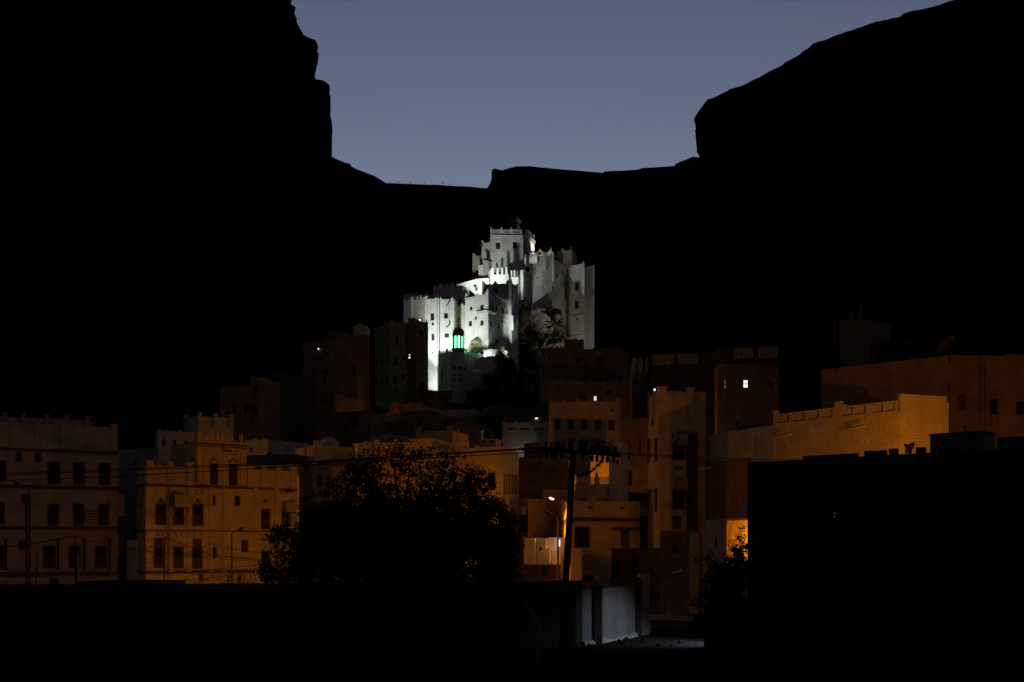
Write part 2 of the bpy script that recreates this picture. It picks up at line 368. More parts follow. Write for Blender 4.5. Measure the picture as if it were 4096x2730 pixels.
def add_window(parent, e, h, style, rec=.22, trim=None):
    u0, u1, z0, z1 = h; w_ = u1-u0; hh = z1-z0; fr = min(.07, w_*.12)
    mb = MB()
    if trim:
        for (a, b, c, d) in ((u0-trim, u0, z0-trim, z1+trim), (u1, u1+trim, z0-trim, z1+trim), (u0, u1, z1, z1+trim), (u0, u1, z0-trim, z0)):
            wbox(mb, e, a, b, c, d, -.05, .0)
    for (a, b, c, d) in ((u0, u0+fr, z0, z1), (u1-fr, u1, z0, z1), (u0+fr, u1-fr, z1-fr, z1), (u0+fr, u1-fr, z0, z0+fr)):
        wbox(mb, e, a, b, c, d, rec*.45, rec)
    i0, i1, j0, j1 = u0+fr, u1-fr, z0+fr, z1-fr; um = (u0+u1)/2; zm = z0+hh*.5
    def pane(name, m, a, b, c, d, d0=rec*.75, d1=rec+.05, **kw):
        q = MB(); wbox(q, e, a, b, c, d, d0, d1); return q.build(name, m, kw.get('par', parent))
    simple = parent.parent is not None      # sub-part level reached: one mesh per window
    big = not simple
    fm = M['trim'] if style not in ('lit', 'blue', 'dim', 'greenlit') else M['metal']
    if style in ('lit', 'blue', 'dim', 'greenlit', 'glow'):
        gm = {'lit': E_['whitewin'], 'blue': E_['bluewin'], 'dim': E_['dimwin'], 'greenlit': E_['greenwin'], 'glow': E_['white']}[style]
        wbox(mb, e, i0, i1, zm-.04, zm+.04, rec*.45, rec)
        if big:
            f = mb.build('window', fm, parent); pane('pane', gm, i0, i1, j0, j1, par=f); return f
        return pane('window', gm, i0, i1, j0, j1)
    if style == 'half':
        wbox(mb, e, i0, i1, zm-.03, zm+.03, rec*.45, rec); wbox(mb, e, um-.02, um+.02, j0, zm-.03, rec*.5, rec)
        if big:
            f = mb.build('window', M['trim'], parent)
            pane('pane', M['void'], i0, i1, zm+.03, j1, par=f)
            q = MB(); wbox(q, e, i0, um-.02, j0, zm-.03, rec*.6, rec+.03); wbox(q, e, um+.02, i1, j0, zm-.03, rec*.6, rec+.03)
            for k in range(4):
                zz = j0+(zm-.03-j0)*(k+.5)/4; wbox(q, e, i0+.03, um-.05, zz-.03, zz+.03, rec*.52, rec*.6); wbox(q, e, um+.05, i1-.03, zz-.03, zz+.03, rec*.52, rec*.6)
            q.build('shutter', M['wood'], f); return f
    m = {'red': M['red'], 'wood': M['wood'], 'dark': M['glass'], 'void': M['void'], 'half': M['wood'], 'block': M['trim'], 'mesh': M['void']}[style]
    if style in ('red', 'wood'):
        wbox(mb, e, um-.025, um+.025, j0, j1, rec*.5, rec); wbox(mb, e, i0, i1, zm-.025, zm+.025, rec*.5, rec)
    if style == 'dark' and w_ > .5:
        wbox(mb, e, um-.03, um+.03, j0, j1, rec*.5, rec); wbox(mb, e, i0, i1, zm-.03, zm+.03, rec*.5, rec)
    if simple:
        wbox(mb, e, i0, i1, j0, j1, rec*.7, rec+.05); return mb.build('window', m, parent)
    f = mb.build('window', fm, parent); pane('shutter' if style in ('red', 'wood') else 'pane', m, i0, i1, j0, j1, par=f); return f
def lattice(parent, e, u0, u1, z0, z1, m, cell=.16, name='lattice', d0=.05, d1=.14):
    mb = MB(); nu = max(2, int((u1-u0)/cell)); nz = max(2, int((z1-z0)/cell)); du = (u1-u0)/nu; dz = (z1-z0)/nz
    for i in range(nu):
        for k in range(nz):
            if (i+k) % 2 == 0: wbox(mb, e, u0+i*du-.004, u0+(i+1)*du+.004, z0+k*dz-.004, z0+(k+1)*dz+.004, d0, d1)
    wbox(mb, e, u0, u1, z1, z1+.05, d0-.02, d1+.02)
    return mb.build(name, m, parent)
class Block:
    """a walled volume: visible corners left to right as (photo column, depth); built on its real plan"""
    def __init__(s, parent, name, chain, top, m, depth=8, back=None, base=None, wins=(), par=None, roof_h=.9, thick=.28, cornice=None, idx=0, trim=None, raw=None, pm=None, rec=.22):
        pts = raw or [PX(px, Y) for (px, Y) in chain]; s.nv = len(pts)
        s.z1 = ZZ(top, pts[idx].y) if not isinstance(top, tuple) else top[0]
        if back is not None: bk = [PX(px, Y) for (px, Y) in back]
        elif len(pts) == 3: bk = [pts[0]+pts[2]-pts[1]]
        else:
            c = pts[-1]-pts[0]; nb = Vector((-c.y, c.x)).normalized()*depth; bk = [pts[-1]+nb, pts[0]+nb]
        s.foot = pts+bk; n = len(s.foot)
        s.e = [Edge(s.foot[i], s.foot[(i+1) % n]) for i in range(n)]
        cx = sum(p.x for p in s.foot)/n; cy = sum(p.y for p in s.foot)/n
        if base is None: base = min(gz(p.x, p.y) for p in s.foot)-1.5
        s.z0 = base; s.m = m; s.parent = parent
        par = par or {}
        rh = par.get('h', roof_h); s.zr = s.z1-rh
        holes = {i: [] for i in range(n)}; todo = []
        for wd in wins:
            ei, px, py, ww, hh, st = wd[:6]; e = s.e[ei]
            u, z, Y = e.at(px, py); ua, _, _ = e.at(px-ww/2, py); ub, _, _ = e.at(px+ww/2, py)
            if ub < ua: ua, ub = ub, ua
            dz = hh*Y/F/2; ua = max(ua, .06); ub = min(ub, e.L-.06)
            if ub-ua < .05: continue
            h = (ua, ub, z-dz, min(z+dz, s.zr-.05))
            if h[3]-h[2] < .05: continue
            holes[ei].append(h); todo.append((e, h, st))
        mb = MB()
        for i, e in enumerate(s.e): wall_grid(mb, e, s.z0, s.zr, holes[i], rec)
        mb.poly([Vector((p.x, p.y, s.zr)) for p in s.foot]); mb.poly([Vector((p.x, p.y, s.z0)) for p in s.foot])
        s.obj = mb.build(name, m, parent)
        s.sub = s.obj if name not in ('wall',) else parent       # where windows hang
        for (e, h, st) in todo: add_window(s.sub, e, h, st, rec, trim)
        pb = MB()
        for i, e in enumerate(s.e):
            ml = []
            if 'corner' in par:
                hw, rise, st = par['corner']; ml += [(0, hw, rise, st), (e.L, hw, rise, st)]
            if 'auto' in par:
                sp, hw, rise, st = par['auto']; k = max(1, round(e.L/sp)); ml += [(e.L*j/k, hw, rise, st) for j in range(1, k)]
            for q in par.get('m', ()):
                if q[0] == i:
                    u, z, Y = e.at(q[1], 0); ml.append((u, q[2]*Y/F, q[3]*Y/F, q[4]))
            L2 = e.L-thick if e.L > 2*thick else e.L*.98
            segs = [(a, min(b, L2), h) for (a, b, h) in step_fn(e.L, s.z1, ml) if a < L2-1e-3]
            profile_prism(pb, e, s.zr, segs, thick)
            if par.get('proud') and i < s.nv:
                for (u, hw, rise, st) in ml:
                    a = max(0, u-hw); b = min(e.L, u+hw)
                    wbox(pb, e, a+.002, b-.002, s.zr-.25, s.z1+rise+.06, -.10, -.003)
                    wbox(pb, e, a-.05, b+.05, s.z1+rise+.06, s.z1+rise+.16, -.16, thick+.03)
        s.par = pb.build('parapet', pm or m, s.sub)
        if cornice:
            cb = MB()
            for (py, hh, proud) in cornice:
                for e in s.e[:max(1, s.nv-1)]:
                    zz = ZZ(py, s.foot[idx].y); wbox(cb, e, -.02, e.L+.02, zz-hh/2, zz+hh/2, -proud, -.003)
            cb.build('cornice', M['trim'], s.sub)
    def teeth(s, ei, px0, px1, py, hpx, n, m=None, proud=.32):
        e = s.e[ei]; mb = MB(); u0, _, Y = e.at(px0, py); u1, _, Y1 = e.at(px1, py); z = ZZ(py, (Y+Y1)/2); h = hpx*Y/F
        wbox(mb, e, u0, u1, z+h*.35, z+h*.6, -proud, -.003)
        for k in range(n):
            a = u0+(u1-u0)*(k+.15)/n; b = u0+(u1-u0)*(k+.7)/n; wbox(mb, e, a, b, z-h*.5, z+h*.35, -proud*.8, -.003)
            c = (b-a)*.3; wbox(mb, e, a+c, b-c, z-h*.85, z-h*.5, -proud*.6, -.003)
        return mb.build('dentil_band', m or M['white'], s.sub)
    def pil(s, ei, pxs, w, py0, py1, proud=.08, m=None, name='pilaster'):
        e = s.e[ei]
        for px in pxs:
            mb = MB(); u, z1, Y = e.at(px, py0); z0 = ZZ(py1, Y)
            wbox(mb, e, u-w/2, u+w/2, z0, z1, -proud, -.003); wbox(mb, e, u-w/2-.06, u+w/2+.06, z1, z1+.12, -proud-.05, -.003)
            wbox(mb, e, u-w/2-.06, u+w/2+.06, z0-.1, z0, -proud-.05, -.003)
            mb.build(name, m or s.m, s.sub)
    def latt(s, ei, px0, px1, py0, py1, m=None, cell=.16, d0=.05, d1=.14):
        e = s.e[ei]; u0, z1, Y = e.at(px0, py0); u1, _, Y1 = e.at(px1, py1); z0 = ZZ(py1, Y)
        return lattice(s.sub, e, u0, u1, z0, z1, m or s.m, cell, d0=d0, d1=d1)
    def ac(s, ei, px, py, w, h, d=.75, brackets=True, m=None):
        e = s.e[ei]; u, z, Y = e.at(px, py); ww = w*Y/F; hh = h*Y/F; mb = MB()
        wbox(mb, e, u-ww/2, u+ww/2, z-hh/2, z+hh/2, -d, -.02)
        for k in range(5): wbox(mb, e, u-ww/2+.04, u+ww/2-.04, z-hh/2+hh*(k+.35)/5, z-hh/2+hh*(k+.65)/5, -d-.03, -d-.001)
        if brackets:
            for q in (-1, 1):
                x = u+q*ww*.42; a = e.p(x, z-hh/2-.03, .0); b = e.p(x, z-hh/2-.03, -d); c = e.p(x, z-hh/2-.85, 0)
                mb.tube([a, b], .03, 5); mb.tube([b, c], .03, 5)
        return mb.build('air_conditioner', m or M['rust'], s.sub)
def house(name, label, cat, *a, group=None, **k):
    ch = k.get('raw') or [PX(px, Y) for (px, Y) in a[0]]
    c = sum((Vector(p) for p in ch), Vector((0,0)))/len(ch)
    t = thing(name, label, cat, (c.x, c.y, gz(c.x, c.y)), group)
    b = Block(t, 'wall', *a, **k); b.t = t
    return b
def slab(parent, name, pts, Y, thick, m):      # outline standing at depth Y with real thickness
    mb = MB(); mb.prism([P(x, y, Y) for (x, y) in pts], (0, thick, 0)); return mb.build(name, m, parent)
def light(parent, kind, loc, power, col, target=None, angle=70, blend=.4, size=.15):
    ld = bpy.data.lights.new('lamp_light', kind); ld.energy = power*KX; ld.color = col; ld.shadow_soft_size = size
    if kind == 'SPOT': ld.spot_size = R(angle); ld.spot_blend = blend
    o = bpy.data.objects.new('lamp_light', ld); C.objects.link(o); o.parent = parent; o.location = Vector(loc)-WL[parent.name]
    if target is not None: o.rotation_euler = (Vector(target)-Vector(loc)).to_track_quat('-Z', 'Y').to_euler()
    return o
# ================================================================== lower palace (white, red shutters)
def front(e, px, d=-.05): u, _, _ = e.at(px, 0); q = e.p(u, 0, d); return Vector((q.x, q.y))
pal = thing('palace', 'white lower palace with maroon shutters built against the crag below the fortress', 'palace', (*PX(1850, 250), gz(-10, 250)))
MER = (.75, 1.15, 4)
b = Block(pal, 'corner_block', [(1861,248),(1953,244),(2033,251)], 1175, M['white'], roof_h=1.2, idx=1, rec=.3,
  wins=[(0,1884.5,1235,9,15,'red'),(0,1928,1230,13,21,'red'),(0,1903.5,1273,8,13,'red'),(0,1881.5,1295.5,13,21,'red'),(0,1928,1293,13,21,'red'),
        (1,1967.5,1232,8,20,'red'),(1,1986.5,1236,8,20,'red'),(1,2011,1241,8,21,'red'),(1,2027,1223.5,5,13,'red'),(1,1999,1214,4,6,'void'),(1,1966,1295,8,23,'red'),(1,1995.5,1303,8,22,'red'),(1,2012,1286,7,16,'red'),(1,2024,1288,5,13,'red')],
  par={'h':1.0,'corner':(1.0,1.0,4),'m':[(0,1907,8,8,3),(1,1980,7,17,4),(1,2011,7,17,4)]})
b.teeth(0,1862,1901,1195,6,7); b.teeth(0,1904,1953,1249,6,9); b.teeth(1,1953,1981,1252,6,6); b.teeth(1,1982,2033,1199,7,12)
mb = MB(); e = b.e[1]; u, z, Y = e.at(2022, 1255); z2 = ZZ(1318, Y)
mb.tube([e.p(u-1.2, z, -.15), e.p(u+.9, z, -.18), e.p(u+1.4, z-.6, -.2), e.p(u+1.8, z2, -.2)], .09, 6); mb.build('drain_pipe', M['trim'], b.sub)
b = Block(pal, 'side_tower', [(2032,251),(2046,249.5),(2073,254)], 1133, M['white'], idx=1, roof_h=1.0, wins=[(1,2052,1168,4,8,'void'),(1,2062,1172,3,8,'void'),(1,2056,1200,3,6,'void')], par={'h':.8,'corner':(.8,.9,3)})
mb = MB(); e = b.e[1]
mb.tube([e.p(.2, ZZ(1265,250), -.12), e.p(.2, ZZ(1322,250), -.15)], .28, 7); mb.build('drain_pipe', M['white'], b.sub)
b = Block(pal, 'pilaster_house', [(1700,250),(1756,249)], 1198, M['white'], roof_h=1.0, depth=6, rec=.28,
  wins=[(0,1729.5,1268,15,30,'red'),(0,1731.5,1296,9,12,'red'),(0,1732.5,1349,13,27,'red'),(0,1729,1366,3,3,'void'),(0,1730,1412,4,10,'void')],
  par={'h':.9,'m':[(0,1705,6,12,1),(0,1751,9,14,4)]})
b.pil(0, [1711], .18, 1201, 1500, .1); b.pil(0, [1740], .18, 1201, 1500, .1); b.pil(0, [1746], .5, 1196, 1560, .3)
b = Block(pal, 'main_house', [(1755.5,249.5),(1816,249)], 1199, M['white'], roof_h=1.0, depth=6, rec=.28,
  wins=[(0,1784,1264,16,22,'dark'),(0,1787,1342.5,17,17,'wood')], par={'h':.9,'m':[(0,1757,12,12,4),(0,1815,14,11,4)]})
mb = MB(); e = b.e[0]
for (px, py, qx, qy) in ((1800,1204,1789,1229),(1800,1297,1790,1314)):
    u, z, Y = e.at(px, py); u2, z2, Y2 = e.at(qx, qy); mb.tube([e.p(u, z, -.05), e.p(u2, z2, -1.1)], .13, 6)
mb.build('roof_spout', M['wood'], b.sub)
u, z, Y = e.at(1796, 1215); mb = MB(); wbox(mb, e, u-.12, u+.12, ZZ(1300, 249), z, -.03, -.003); mb.build('stain_streak', M['white2'], b.sub)
b = Block(pal, 'link_house', [(1814,252),(1865,250)], 1228, M['white2'], roof_h=.8, depth=5, par={'h':.7,'m':[(0,1817,9,25,4),(0,1848,7,10,4)]}, wins=[(0,1836,1280,4,5,'void')])
Block(pal, 'rear_house', [(1802,257),(1868,257)], 1163, M['white2'], depth=4, wins=[(0,1840,1210,14,30,'void')], par={'h':.7,'m':[(0,1806,8,14,4)]})
Block(pal, 'left_house', [(1614,258),(1645,256)], 1207, M['white'], depth=6, wins=[(0,1620,1262,3,26,'void')], par={'h':.8,'corner':(.5,.5,1)})
Block(pal, 'recessed_house', [(1643,257),(1702,254.5)], 1204, M['white2'], depth=5, par={'h':.8,'m':[(0,1652,5,18,3),(0,1668,5,12,1),(0,1682,5,16,2),(0,1694,5,6,1)]}, wins=[(0,1679,1282,4,9,'glow'),(0,1688,1279,4,11,'void')])
Block(pal, 'roof_house', [(1616,262),(1660,260),(1735,261)], 1178, M['white2'], idx=1, par={'h':.8,'m':[(0,1620,5,10,1),(0,1632,4,8,1),(0,1645,4,8,1),(1,1664,6,9,1),(1,1705,5,7,1)]}, wins=[(1,1705,1184,6,7,'void')])
Block(pal, 'merlon_house', [(1734,263),(1806,262)], 1150, M['white'], depth=5, par={'h':.8,'m':[(0,1737,9,8,4),(0,1750,5,5,3),(0,1762,12,12,4),(0,1787,10,12,4)]})
Block(pal, 'stair_house', [(1803,261),(1850,260)], 1148, M['white2'], depth=4, par={'h':.8,'m':[(0,1806,12,18,4)]})
b = Block(pal, 'roof_parapet_block', [(1928,253),(2028,252),(2047,255.5)], 1135, M['white2'], idx=1, back=[(2046,258),(1929,257)], wins=[(0,1983,1165,16,22,'void')],
  par={'h':.8,'m':[(0,1932,12,14,4),(0,1981,9,13,4),(1,2032,14,14,4)]})
# ================================================================== fortress
fort = thing('fortress', 'floodlit white hilltop fortress with a tall square keep above a crenellated terrace', 'fortress', (*PX(2060, 268), gz(0, 268)))
keep = Block(fort, 'keep', [(1961.5,270.5),(2092.5,271)], 933, M['white'], depth=9, roof_h=1.4, rec=.3, base=ZZ(1240, 271),
  wins=[(0,1992,984,17.5,26,'red'),(0,2060,982,16.5,26,'red'),(0,2027,935.5,8,8,'void')],
  par={'h':1.2,'m':[(0,1961.5,12,15,1),(0,1961.5,12.2,25,6),(0,2006,9,15,1),(0,2006,9.2,25,6),(0,2045,9,15,1),(0,2045,9.2,25,6),(0,2092.5,13,15,1),(0,2092.5,13.2,26,6)]})
for a, c in ((1974,1997),(2015,2037),(2054.5,2077.5)): keep.latt(0, a, c, 919, 932.5, cell=.155, m=M['white'])
keep.teeth(0, 1964, 2091, 947, 8, 10)
mb = MB(); e = keep.e[0]                                   # stepped string course and gable hoods over the windows
for (x0, x1, y) in ((1969,2020,1007),(2033,2084,1006),(1964,1969,1002),(2084,2090,1001),(2020,2024,1002.5),(2029,2033,1002.5),(2024,2029,998.5)):
    u, z, Y = e.at(x0, y); u1, _, _ = e.at(x1, y); wbox(mb, e, u, u1, z-.06, z+.06, -.10, -.003)
for cx in (1993, 2061):
    for s_ in (-1, 1):
        u, z, Y = e.at(cx, 957); u1, z1_, _ = e.at(cx+s_*8, 966); mb.tube([e.p(u, z, -.05), e.p(u1, z1_, -.05)], .07, 4)
    u, z, Y = e.at(cx-8, 966); u1, _, _ = e.at(cx+8, 966); wbox(mb, e, u, u1, z-.05, z+.05, -.09, -.003)
mb.build('moulding', M['white'], keep.sub)
wing = Block(fort, 'keep_wing', [(2094,275),(2113,272.8),(2139,279)], 932, M['white'], idx=1, base=ZZ(1240, 272), wins=[(1,2118,990,4,27,'red')],
  par={'h':1.1,'m':[(0,2104,12,17,1),(1,2113.5,6,14,3),(1,2126,3,19,3),(1,2137,4,17,3)]})
wing.latt(1, 2116, 2123, 925, 938, cell=.2); wing.teeth(1, 2116, 2138, 962, 8, 5)
u, z, Y = wing.e[1].at(2128, 1003); f = thing('wall_lamp', 'small dark wall lamp above the lattice panel beside the keep', 'wall lamp', wing.e[1].p(u, z))
mb = MB(); e = wing.e[1]; mb.tube([e.p(u, z, 0), e.p(u, z+.3, -.35), e.p(u, z-.1, -.45)], .06, 6); mb.lathe(e.p(u, z-.5, -.45), [(.02,.5),(.22,.35),(.3,0),(.02,0)], 10); mb.build('bracket', M['metal'], f)
Block(fort, 'outer_wing', [(1926,273.5),(1964,273)], 972, M['white'], depth=6, base=ZZ(1240, 273), par={'h':.8,'m':[(0,1926,11,11,4)]})
mb = MB(); b_ = P(1924, 981, 273); mb.box(b_-Vector((.35,.1,.3)), (.7,0,0), (0,.9,0), (0,0,.6)); mb.build('roof_spout', M['wood'], fort)
Block(fort, 'west_wing', [(1890,276),(1930,275.5)], 1025, M['white2'], depth=6, base=ZZ(1240, 276), wins=[(0,1911,1098,14,33,'void')], par={'h':.8,'m':[(0,1895,10,12,4)]})
Block(fort, 'buttress', [(1932,268),(1955,269),(1964,270)], 1040, M['white2'], depth=3, base=ZZ(1240, 268), par={'h':.3}, roof_h=.3)
Block(fort, 'low_buttress', [(1914,269.5),(1938,269)], 1062, M['white'], depth=3, base=ZZ(1240, 268), par={'h':.3}, roof_h=.3)
tm = thing  # alias kept short
Block(fort, 'terrace_wall', [(1953,266),(1966.5,262.5),(2035,262)], 1100, M['white'], idx=1, roof_h=2.0, base=ZZ(1240, 262),
  par={'h':1.6,'m':[(0,1955,1.2,27,1),(0,1959,1.2,27,1),(0,1963,1.2,27,1),(1,1970.5,4.3,27,1),(1,1990,4,27,1),(1,2008.5,3.6,27,1),(1,2025,4.6,29,1)]})
Block(fort, 'terrace_wall', [(2036,263.4),(2042,262.4),(2074,262)], 1110, M['white'], idx=1, roof_h=1.6, base=ZZ(1240, 262), back=[(2074,267),(2036,267)],
  par={'h':1.4,'m':[(1,2045.5,3.2,27,1),(1,2058,3.2,27,1),(1,2070.5,3,27,1)]})
Block(fort, 'terrace_pier', [(2079,262.5),(2093,262)], 1083, M['white'], depth=3, base=ZZ(1200, 262), par={'h':.3}, roof_h=.3)
Block(fort, 'low_terrace', [(1899,265),(1955,264)], 1117, M['white'], depth=5, base=ZZ(1240, 264), wins=[(0,1898+5,1157,14,13,'red')], par={'h':.9})
slab(fort, 'stair_wall', [(1826,1138),(1901,1118),(1901,1180),(1882,1164),(1849,1149),(1826,1147)], 264.5, 1.2, M['white'])
wk = [(2097,268),(2130,266),(2170,267),(2205,269),(2238,272.5),(2262,277),(2274,282)]
ramp = Block(fort, 'rampart', wk, 1030, M['white'], back=[(2274,292),(2098,286)], roof_h=1.0, base=ZZ(1300, 268), rec=.3,
  wins=[(3,2212,1077,7,17,'void'),(2,2190.5,1077,5,11,'void'),(3,2228,1105,8,20,'void'),(4,2239,1086,5,15,'void'),(1,2148,1112,5,8,'void'),(2,2187.5,1138,3,9,'void'),(2,2175.5,1150,4,8,'void'),(3,2211,1150,6,12,'void'),(4,2250,1132,3,26,'void'),(4,2259,1132,3,22,'void')],
  par={'h':.9,'m':[(2,2178,6,20,4),(3,2207,8,21,4)]})
ramp.latt(2, 2186, 2203, 1022, 1036, cell=.2, m=M['white'], d0=-.10, d1=-.01)
ramp.pil(2, [2178], .75, 1014, 1082, .5); ramp.pil(3, [2209], .42, 1016, 1126, .45)
mb = MB(); e = ramp.e[4]; u, z, Y = e.at(2246, 1087); mb.tube([e.p(u, z, -.2), e.p(u+1.6, ZZ(1100, Y), -.2), e.p(u+2.4, ZZ(1118, Y), -.15), e.p(u+3.0, ZZ(1188, Y), -.15)], .14, 6); mb.build('drain_pipe', M['wood'], ramp.sub)
bas = Block(fort, 'bastion', [(2099,266.5),(2148.5,264),(2154,268)], 1022, M['white'], idx=1, base=ZZ(1052, 264.5), back=[(2154,271),(2099,271)], par={'h':.9,'m':[(0,2101,6,14,2),(0,2146,7,16,4)]})
bas.latt(0, 2120, 2137.5, 1013, 1027, cell=.25, m=M['white'], d0=-.10, d1=-.01)
Block(fort, 'corbel_bay', [(2098,266.8),(2135,265.6),(2141,268)], 1060, M['white'], idx=1, base=ZZ(1106, 266), back=[(2141,270),(2098,270)], wins=[(0,2109,1085,18,38,'void')], par={'h':.2}, roof_h=.2)
Block(fort, 'upper_terrace', [(2150,283),(2212,282)], 1012, M['white2'], depth=6, base=ZZ(1200, 283), par={'h':1.0,'m':[(0,2161,10,14,4),(0,2208,14,18,4)]})
Block(fort, 'rear_tower', [(2228,287),(2290,286)], 1006, M['white2'], depth=6, base=ZZ(1240, 286), par={'h':1.0,'m':[(0,2251,7,13,4),(0,2286,7,14,4)]})
slab(fort, 'timber_canopy', [(2216,1030),(2241,1036),(2240,1044),(2215,1038)], 276, 2.0, M['wood'])
et = Block(fort, 'east_tower', [(2262,281),(2281,275.5),(2338,273)], 1064, M['white'], idx=1, base=ZZ(1500, 272), wins=[(1,2307,1147.5,16,33,'wood'),(1,2307,1220,15,32,'wood'),(0,2272,1078,11,28,'void'),(1,2309,1278,6,10,'void'),(1,2325,1220,2,3,'void')], par={'h':.9,'m':[(1,2333,5,9,3)]})
e = et.e[1]
for py in (1266, 1345):
    mb = MB(); u, z, Y = e.at(2284, py); wbox(mb, e, .15, e.L-.05, z-.12, z+.05, -.12, -.003); mb.build('string_course', M['white2'], et.sub)
eb = Block(fort, 'east_buttress', [(2336,278.5),(2346,278),(2377,276.5)], 1068, M['white'], idx=1, back=[(2377,284),(2336,284)], base=ZZ(1500, 277), par={'h':.9,'m':[(1,2346,4,1,1)]})
mb = MB()
for (px, py) in ((2377,1112),(2382,1258)): q = P(px-4, py, 277); mb.tube([q, q+Vector((1.2,0,-.06))], .05, 5)
mb.build('roof_spout', M['wood'], eb.sub)
ct = Block(fort, 'watch_tower', [(2034,292),(2065,290),(2080,293)], 873, M['redmud'], idx=1, base=ZZ(1000, 290), par={'h':.6,'m':[(0,2037,4,18,3),(0,2063,4,18,3),(1,2066,3,22,3),(1,2079,3,18,3)]}, pm=M['redmud'])  # parapet darkened to paint shade; the white cornice paints the lit right corner
mb = MB(); e = ct.e[1]; wbox(mb, e, -.1, e.L+.3, ZZ(882,291), ZZ(876,291), -.35, -.003); wbox(mb, e, .1, e.L-.1, ZZ(888,291), ZZ(882,291), -.2, -.003)
for k in range(5): wbox(mb, e, .1+.1*k, e.L-.1, ZZ(903+2.6*k,291), ZZ(901.6+2.6*k,291), -.12, -.003)
mb.build('cornice', M['white'], ct.sub)
# ------------------------------------------------------------------ the crag and boulders
def rock_loft(name, rows, Yc, yr, m, nA=150, step=3.0, amp=.9, seed=0):
    mb = MB(); lev = []
    for (a, b2) in zip(rows, rows[1:]):
        n = max(1, int(abs(b2[0]-a[0])/step))
        for k in range(n):
            t = k/n; lev.append(tuple(a[i]+(b2[i]-a[i])*t for i in range(4)))
    lev.append(rows[-1])
    for (py, cx, hw, dp) in lev:
        c = P(cx, py, Yc); r = hw*Yc/F
        for q in range(nA):
            t = 2*math.pi*q/nA; p = c + Vector((math.cos(t)*r, math.sin(t)*yr*dp, 0))
            d = Vector((math.cos(t), math.sin(t), 0))
            s_ = Vector((seed, seed*2, 0))
            v1 = noise.voronoi(p*.42+s_)[0]; v2 = noise.voronoi(p*1.1+s_)[0]; v3 = noise.voronoi(p*2.6+s_)[0]
            k = amp*((v1[1]-v1[0])*1.3 + (v2[1]-v2[0])*.55 + (v3[1]-v3[0])*.16 + fbm(p*.3+s_, 6)*1.3 - .8 - max(0, fbm(p*.8+s_*2, 3)-.35)*1.8)
            mb.v.append(p + d*k + Vector((0,0,.35*amp*fbm(p*.6+s_*3, 3))))
    n = len(lev)
    for i in range(n-1):
        for q in range(nA):
            a = i*nA+q; b2 = i*nA+(q+1) % nA; mb.f.append((a, b2, b2+nA, a+nA))
    mb.f.append(tuple(range(nA)))
    return mb.build(name, m)
structure(rock_loft('rock_crag', [(1228,2160,16,.3),(1236,2160,50,.6),(1250,2165,74,.85),(1300,2166,88,1),(1340,2172,98,1.1),(1400,2172,104,1.2),(1460,2150,104,1.3),(1540,2125,112,1.5),(1640,2110,150,1.8),(1720,2110,190,2.1)], 267, 6.2, M['rock'], nA=260, step=2.2, amp=1.25))
structure(rock_loft('rock_crag', [(1188,2101,1,.1),(1200,2101,7,.25),(1225,2098,14,.35),(1250,2094,20,.5),(1330,2088,22,.6),(1420,2088,26,.7),(1560,2086,40,.9)], 262.6, 3.2, M['rock'], nA=90, amp=.7, seed=5))
tag(rock_loft('boulder', [(1353,1914,3,.3),(1358,1913,20,.6),(1368,1912,32,.85),(1385,1912,37,1),(1412,1911,40,1.1),(1460,1910,44,1.2)], 246.2, 1.7, M['rock2'], nA=100, step=1.4, amp=.35, seed=2), 'rounded tan boulder under the palace corner behind the green mosque', 'boulder')
tag(rock_loft('boulder', [(1360,1988,2,.2),(1372,1984,14,.5),(1385,1988,24,.8),(1400,1994,34,1),(1430,2000,44,1.2),(1500,2004,60,1.4)], 246.5, 2.6, M['rock2'], nA=110, step=1.4, amp=.75, seed=8), 'jagged pale boulder right of the bright roof at the palace foot', 'boulder')
# ================================================================== mosque with green lit minaret
mos = thing('mosque', 'dark small mosque with a green lit lantern minaret in front of the palace', 'mosque', (*PX(1870, 238), gz(-10, 238)))
b = Block(mos, 'prayer_hall', [(1752,239.5),(1806,237)], 1416, M['mosque'], depth=7, roof_h=1.0, wins=[(0,1767,1503,6,36,'void'),(0,1786,1522,5,5,'void'),(0,1803,1450,4,6,'void'),(0,1768,1540,4,5,'void')], par={'h':.2,'m':[(0,1756,4,13,1),(0,1786,4,15,1)]})
for a, c in ((1761,1782),(1790,1806)): lattice(b.sub, b.e[0], b.e[0].at(a,0)[0], b.e[0].at(c,0)[0], ZZ(1416,238.5), ZZ(1406,238.5), M['mosque'], .13)
b2 = Block(mos, 'prayer_hall', [(1856,237),(2003,241)], 1480, M['mosque'], depth=7, roof_h=.4, wins=[(0,1975.5,1485.5,10,19,'void')], par={'h':.1})
slab(mos, 'gable_wall', [(1857,1482),(1857,1461),(1871,1452),(1872,1478),(1880,1478),(1880,1466),(1892,1461),(1900,1452),(1908,1440),(1914,1431),(1919,1429),(1923,1431),(1931,1427),(1938,1427),(1946,1431),(1950,1425),(1999,1425),(2001,1482)], 238.6, .4, M['mosque'])
slab(mos, 'roof_wall', [(1856,1409),(1901,1410),(1901,1500),(1856,1500)], 243.6, .3, M['mosque'])
slab(mos, 'roof_pier', [(1859,1396),(1869,1396),(1869,1500),(1859,1500)], 243.0, .5, M['mosque'])
slab(mos, 'roof_pier', [(1932,1401),(1944,1401),(1944,1490),(1932,1490)], 242.6, .5, M['mosque'])
slab(mos, 'roof_wall', [(1914,1414),(1932,1414),(1932,1490),(1914,1490)], 242.8, .3, M['mosque'])
slab(mos, 'roof_wall', [(1988,1402),(2001,1402),(2003,1490),(1988,1490)], 241.4, .3, M['mosque'])
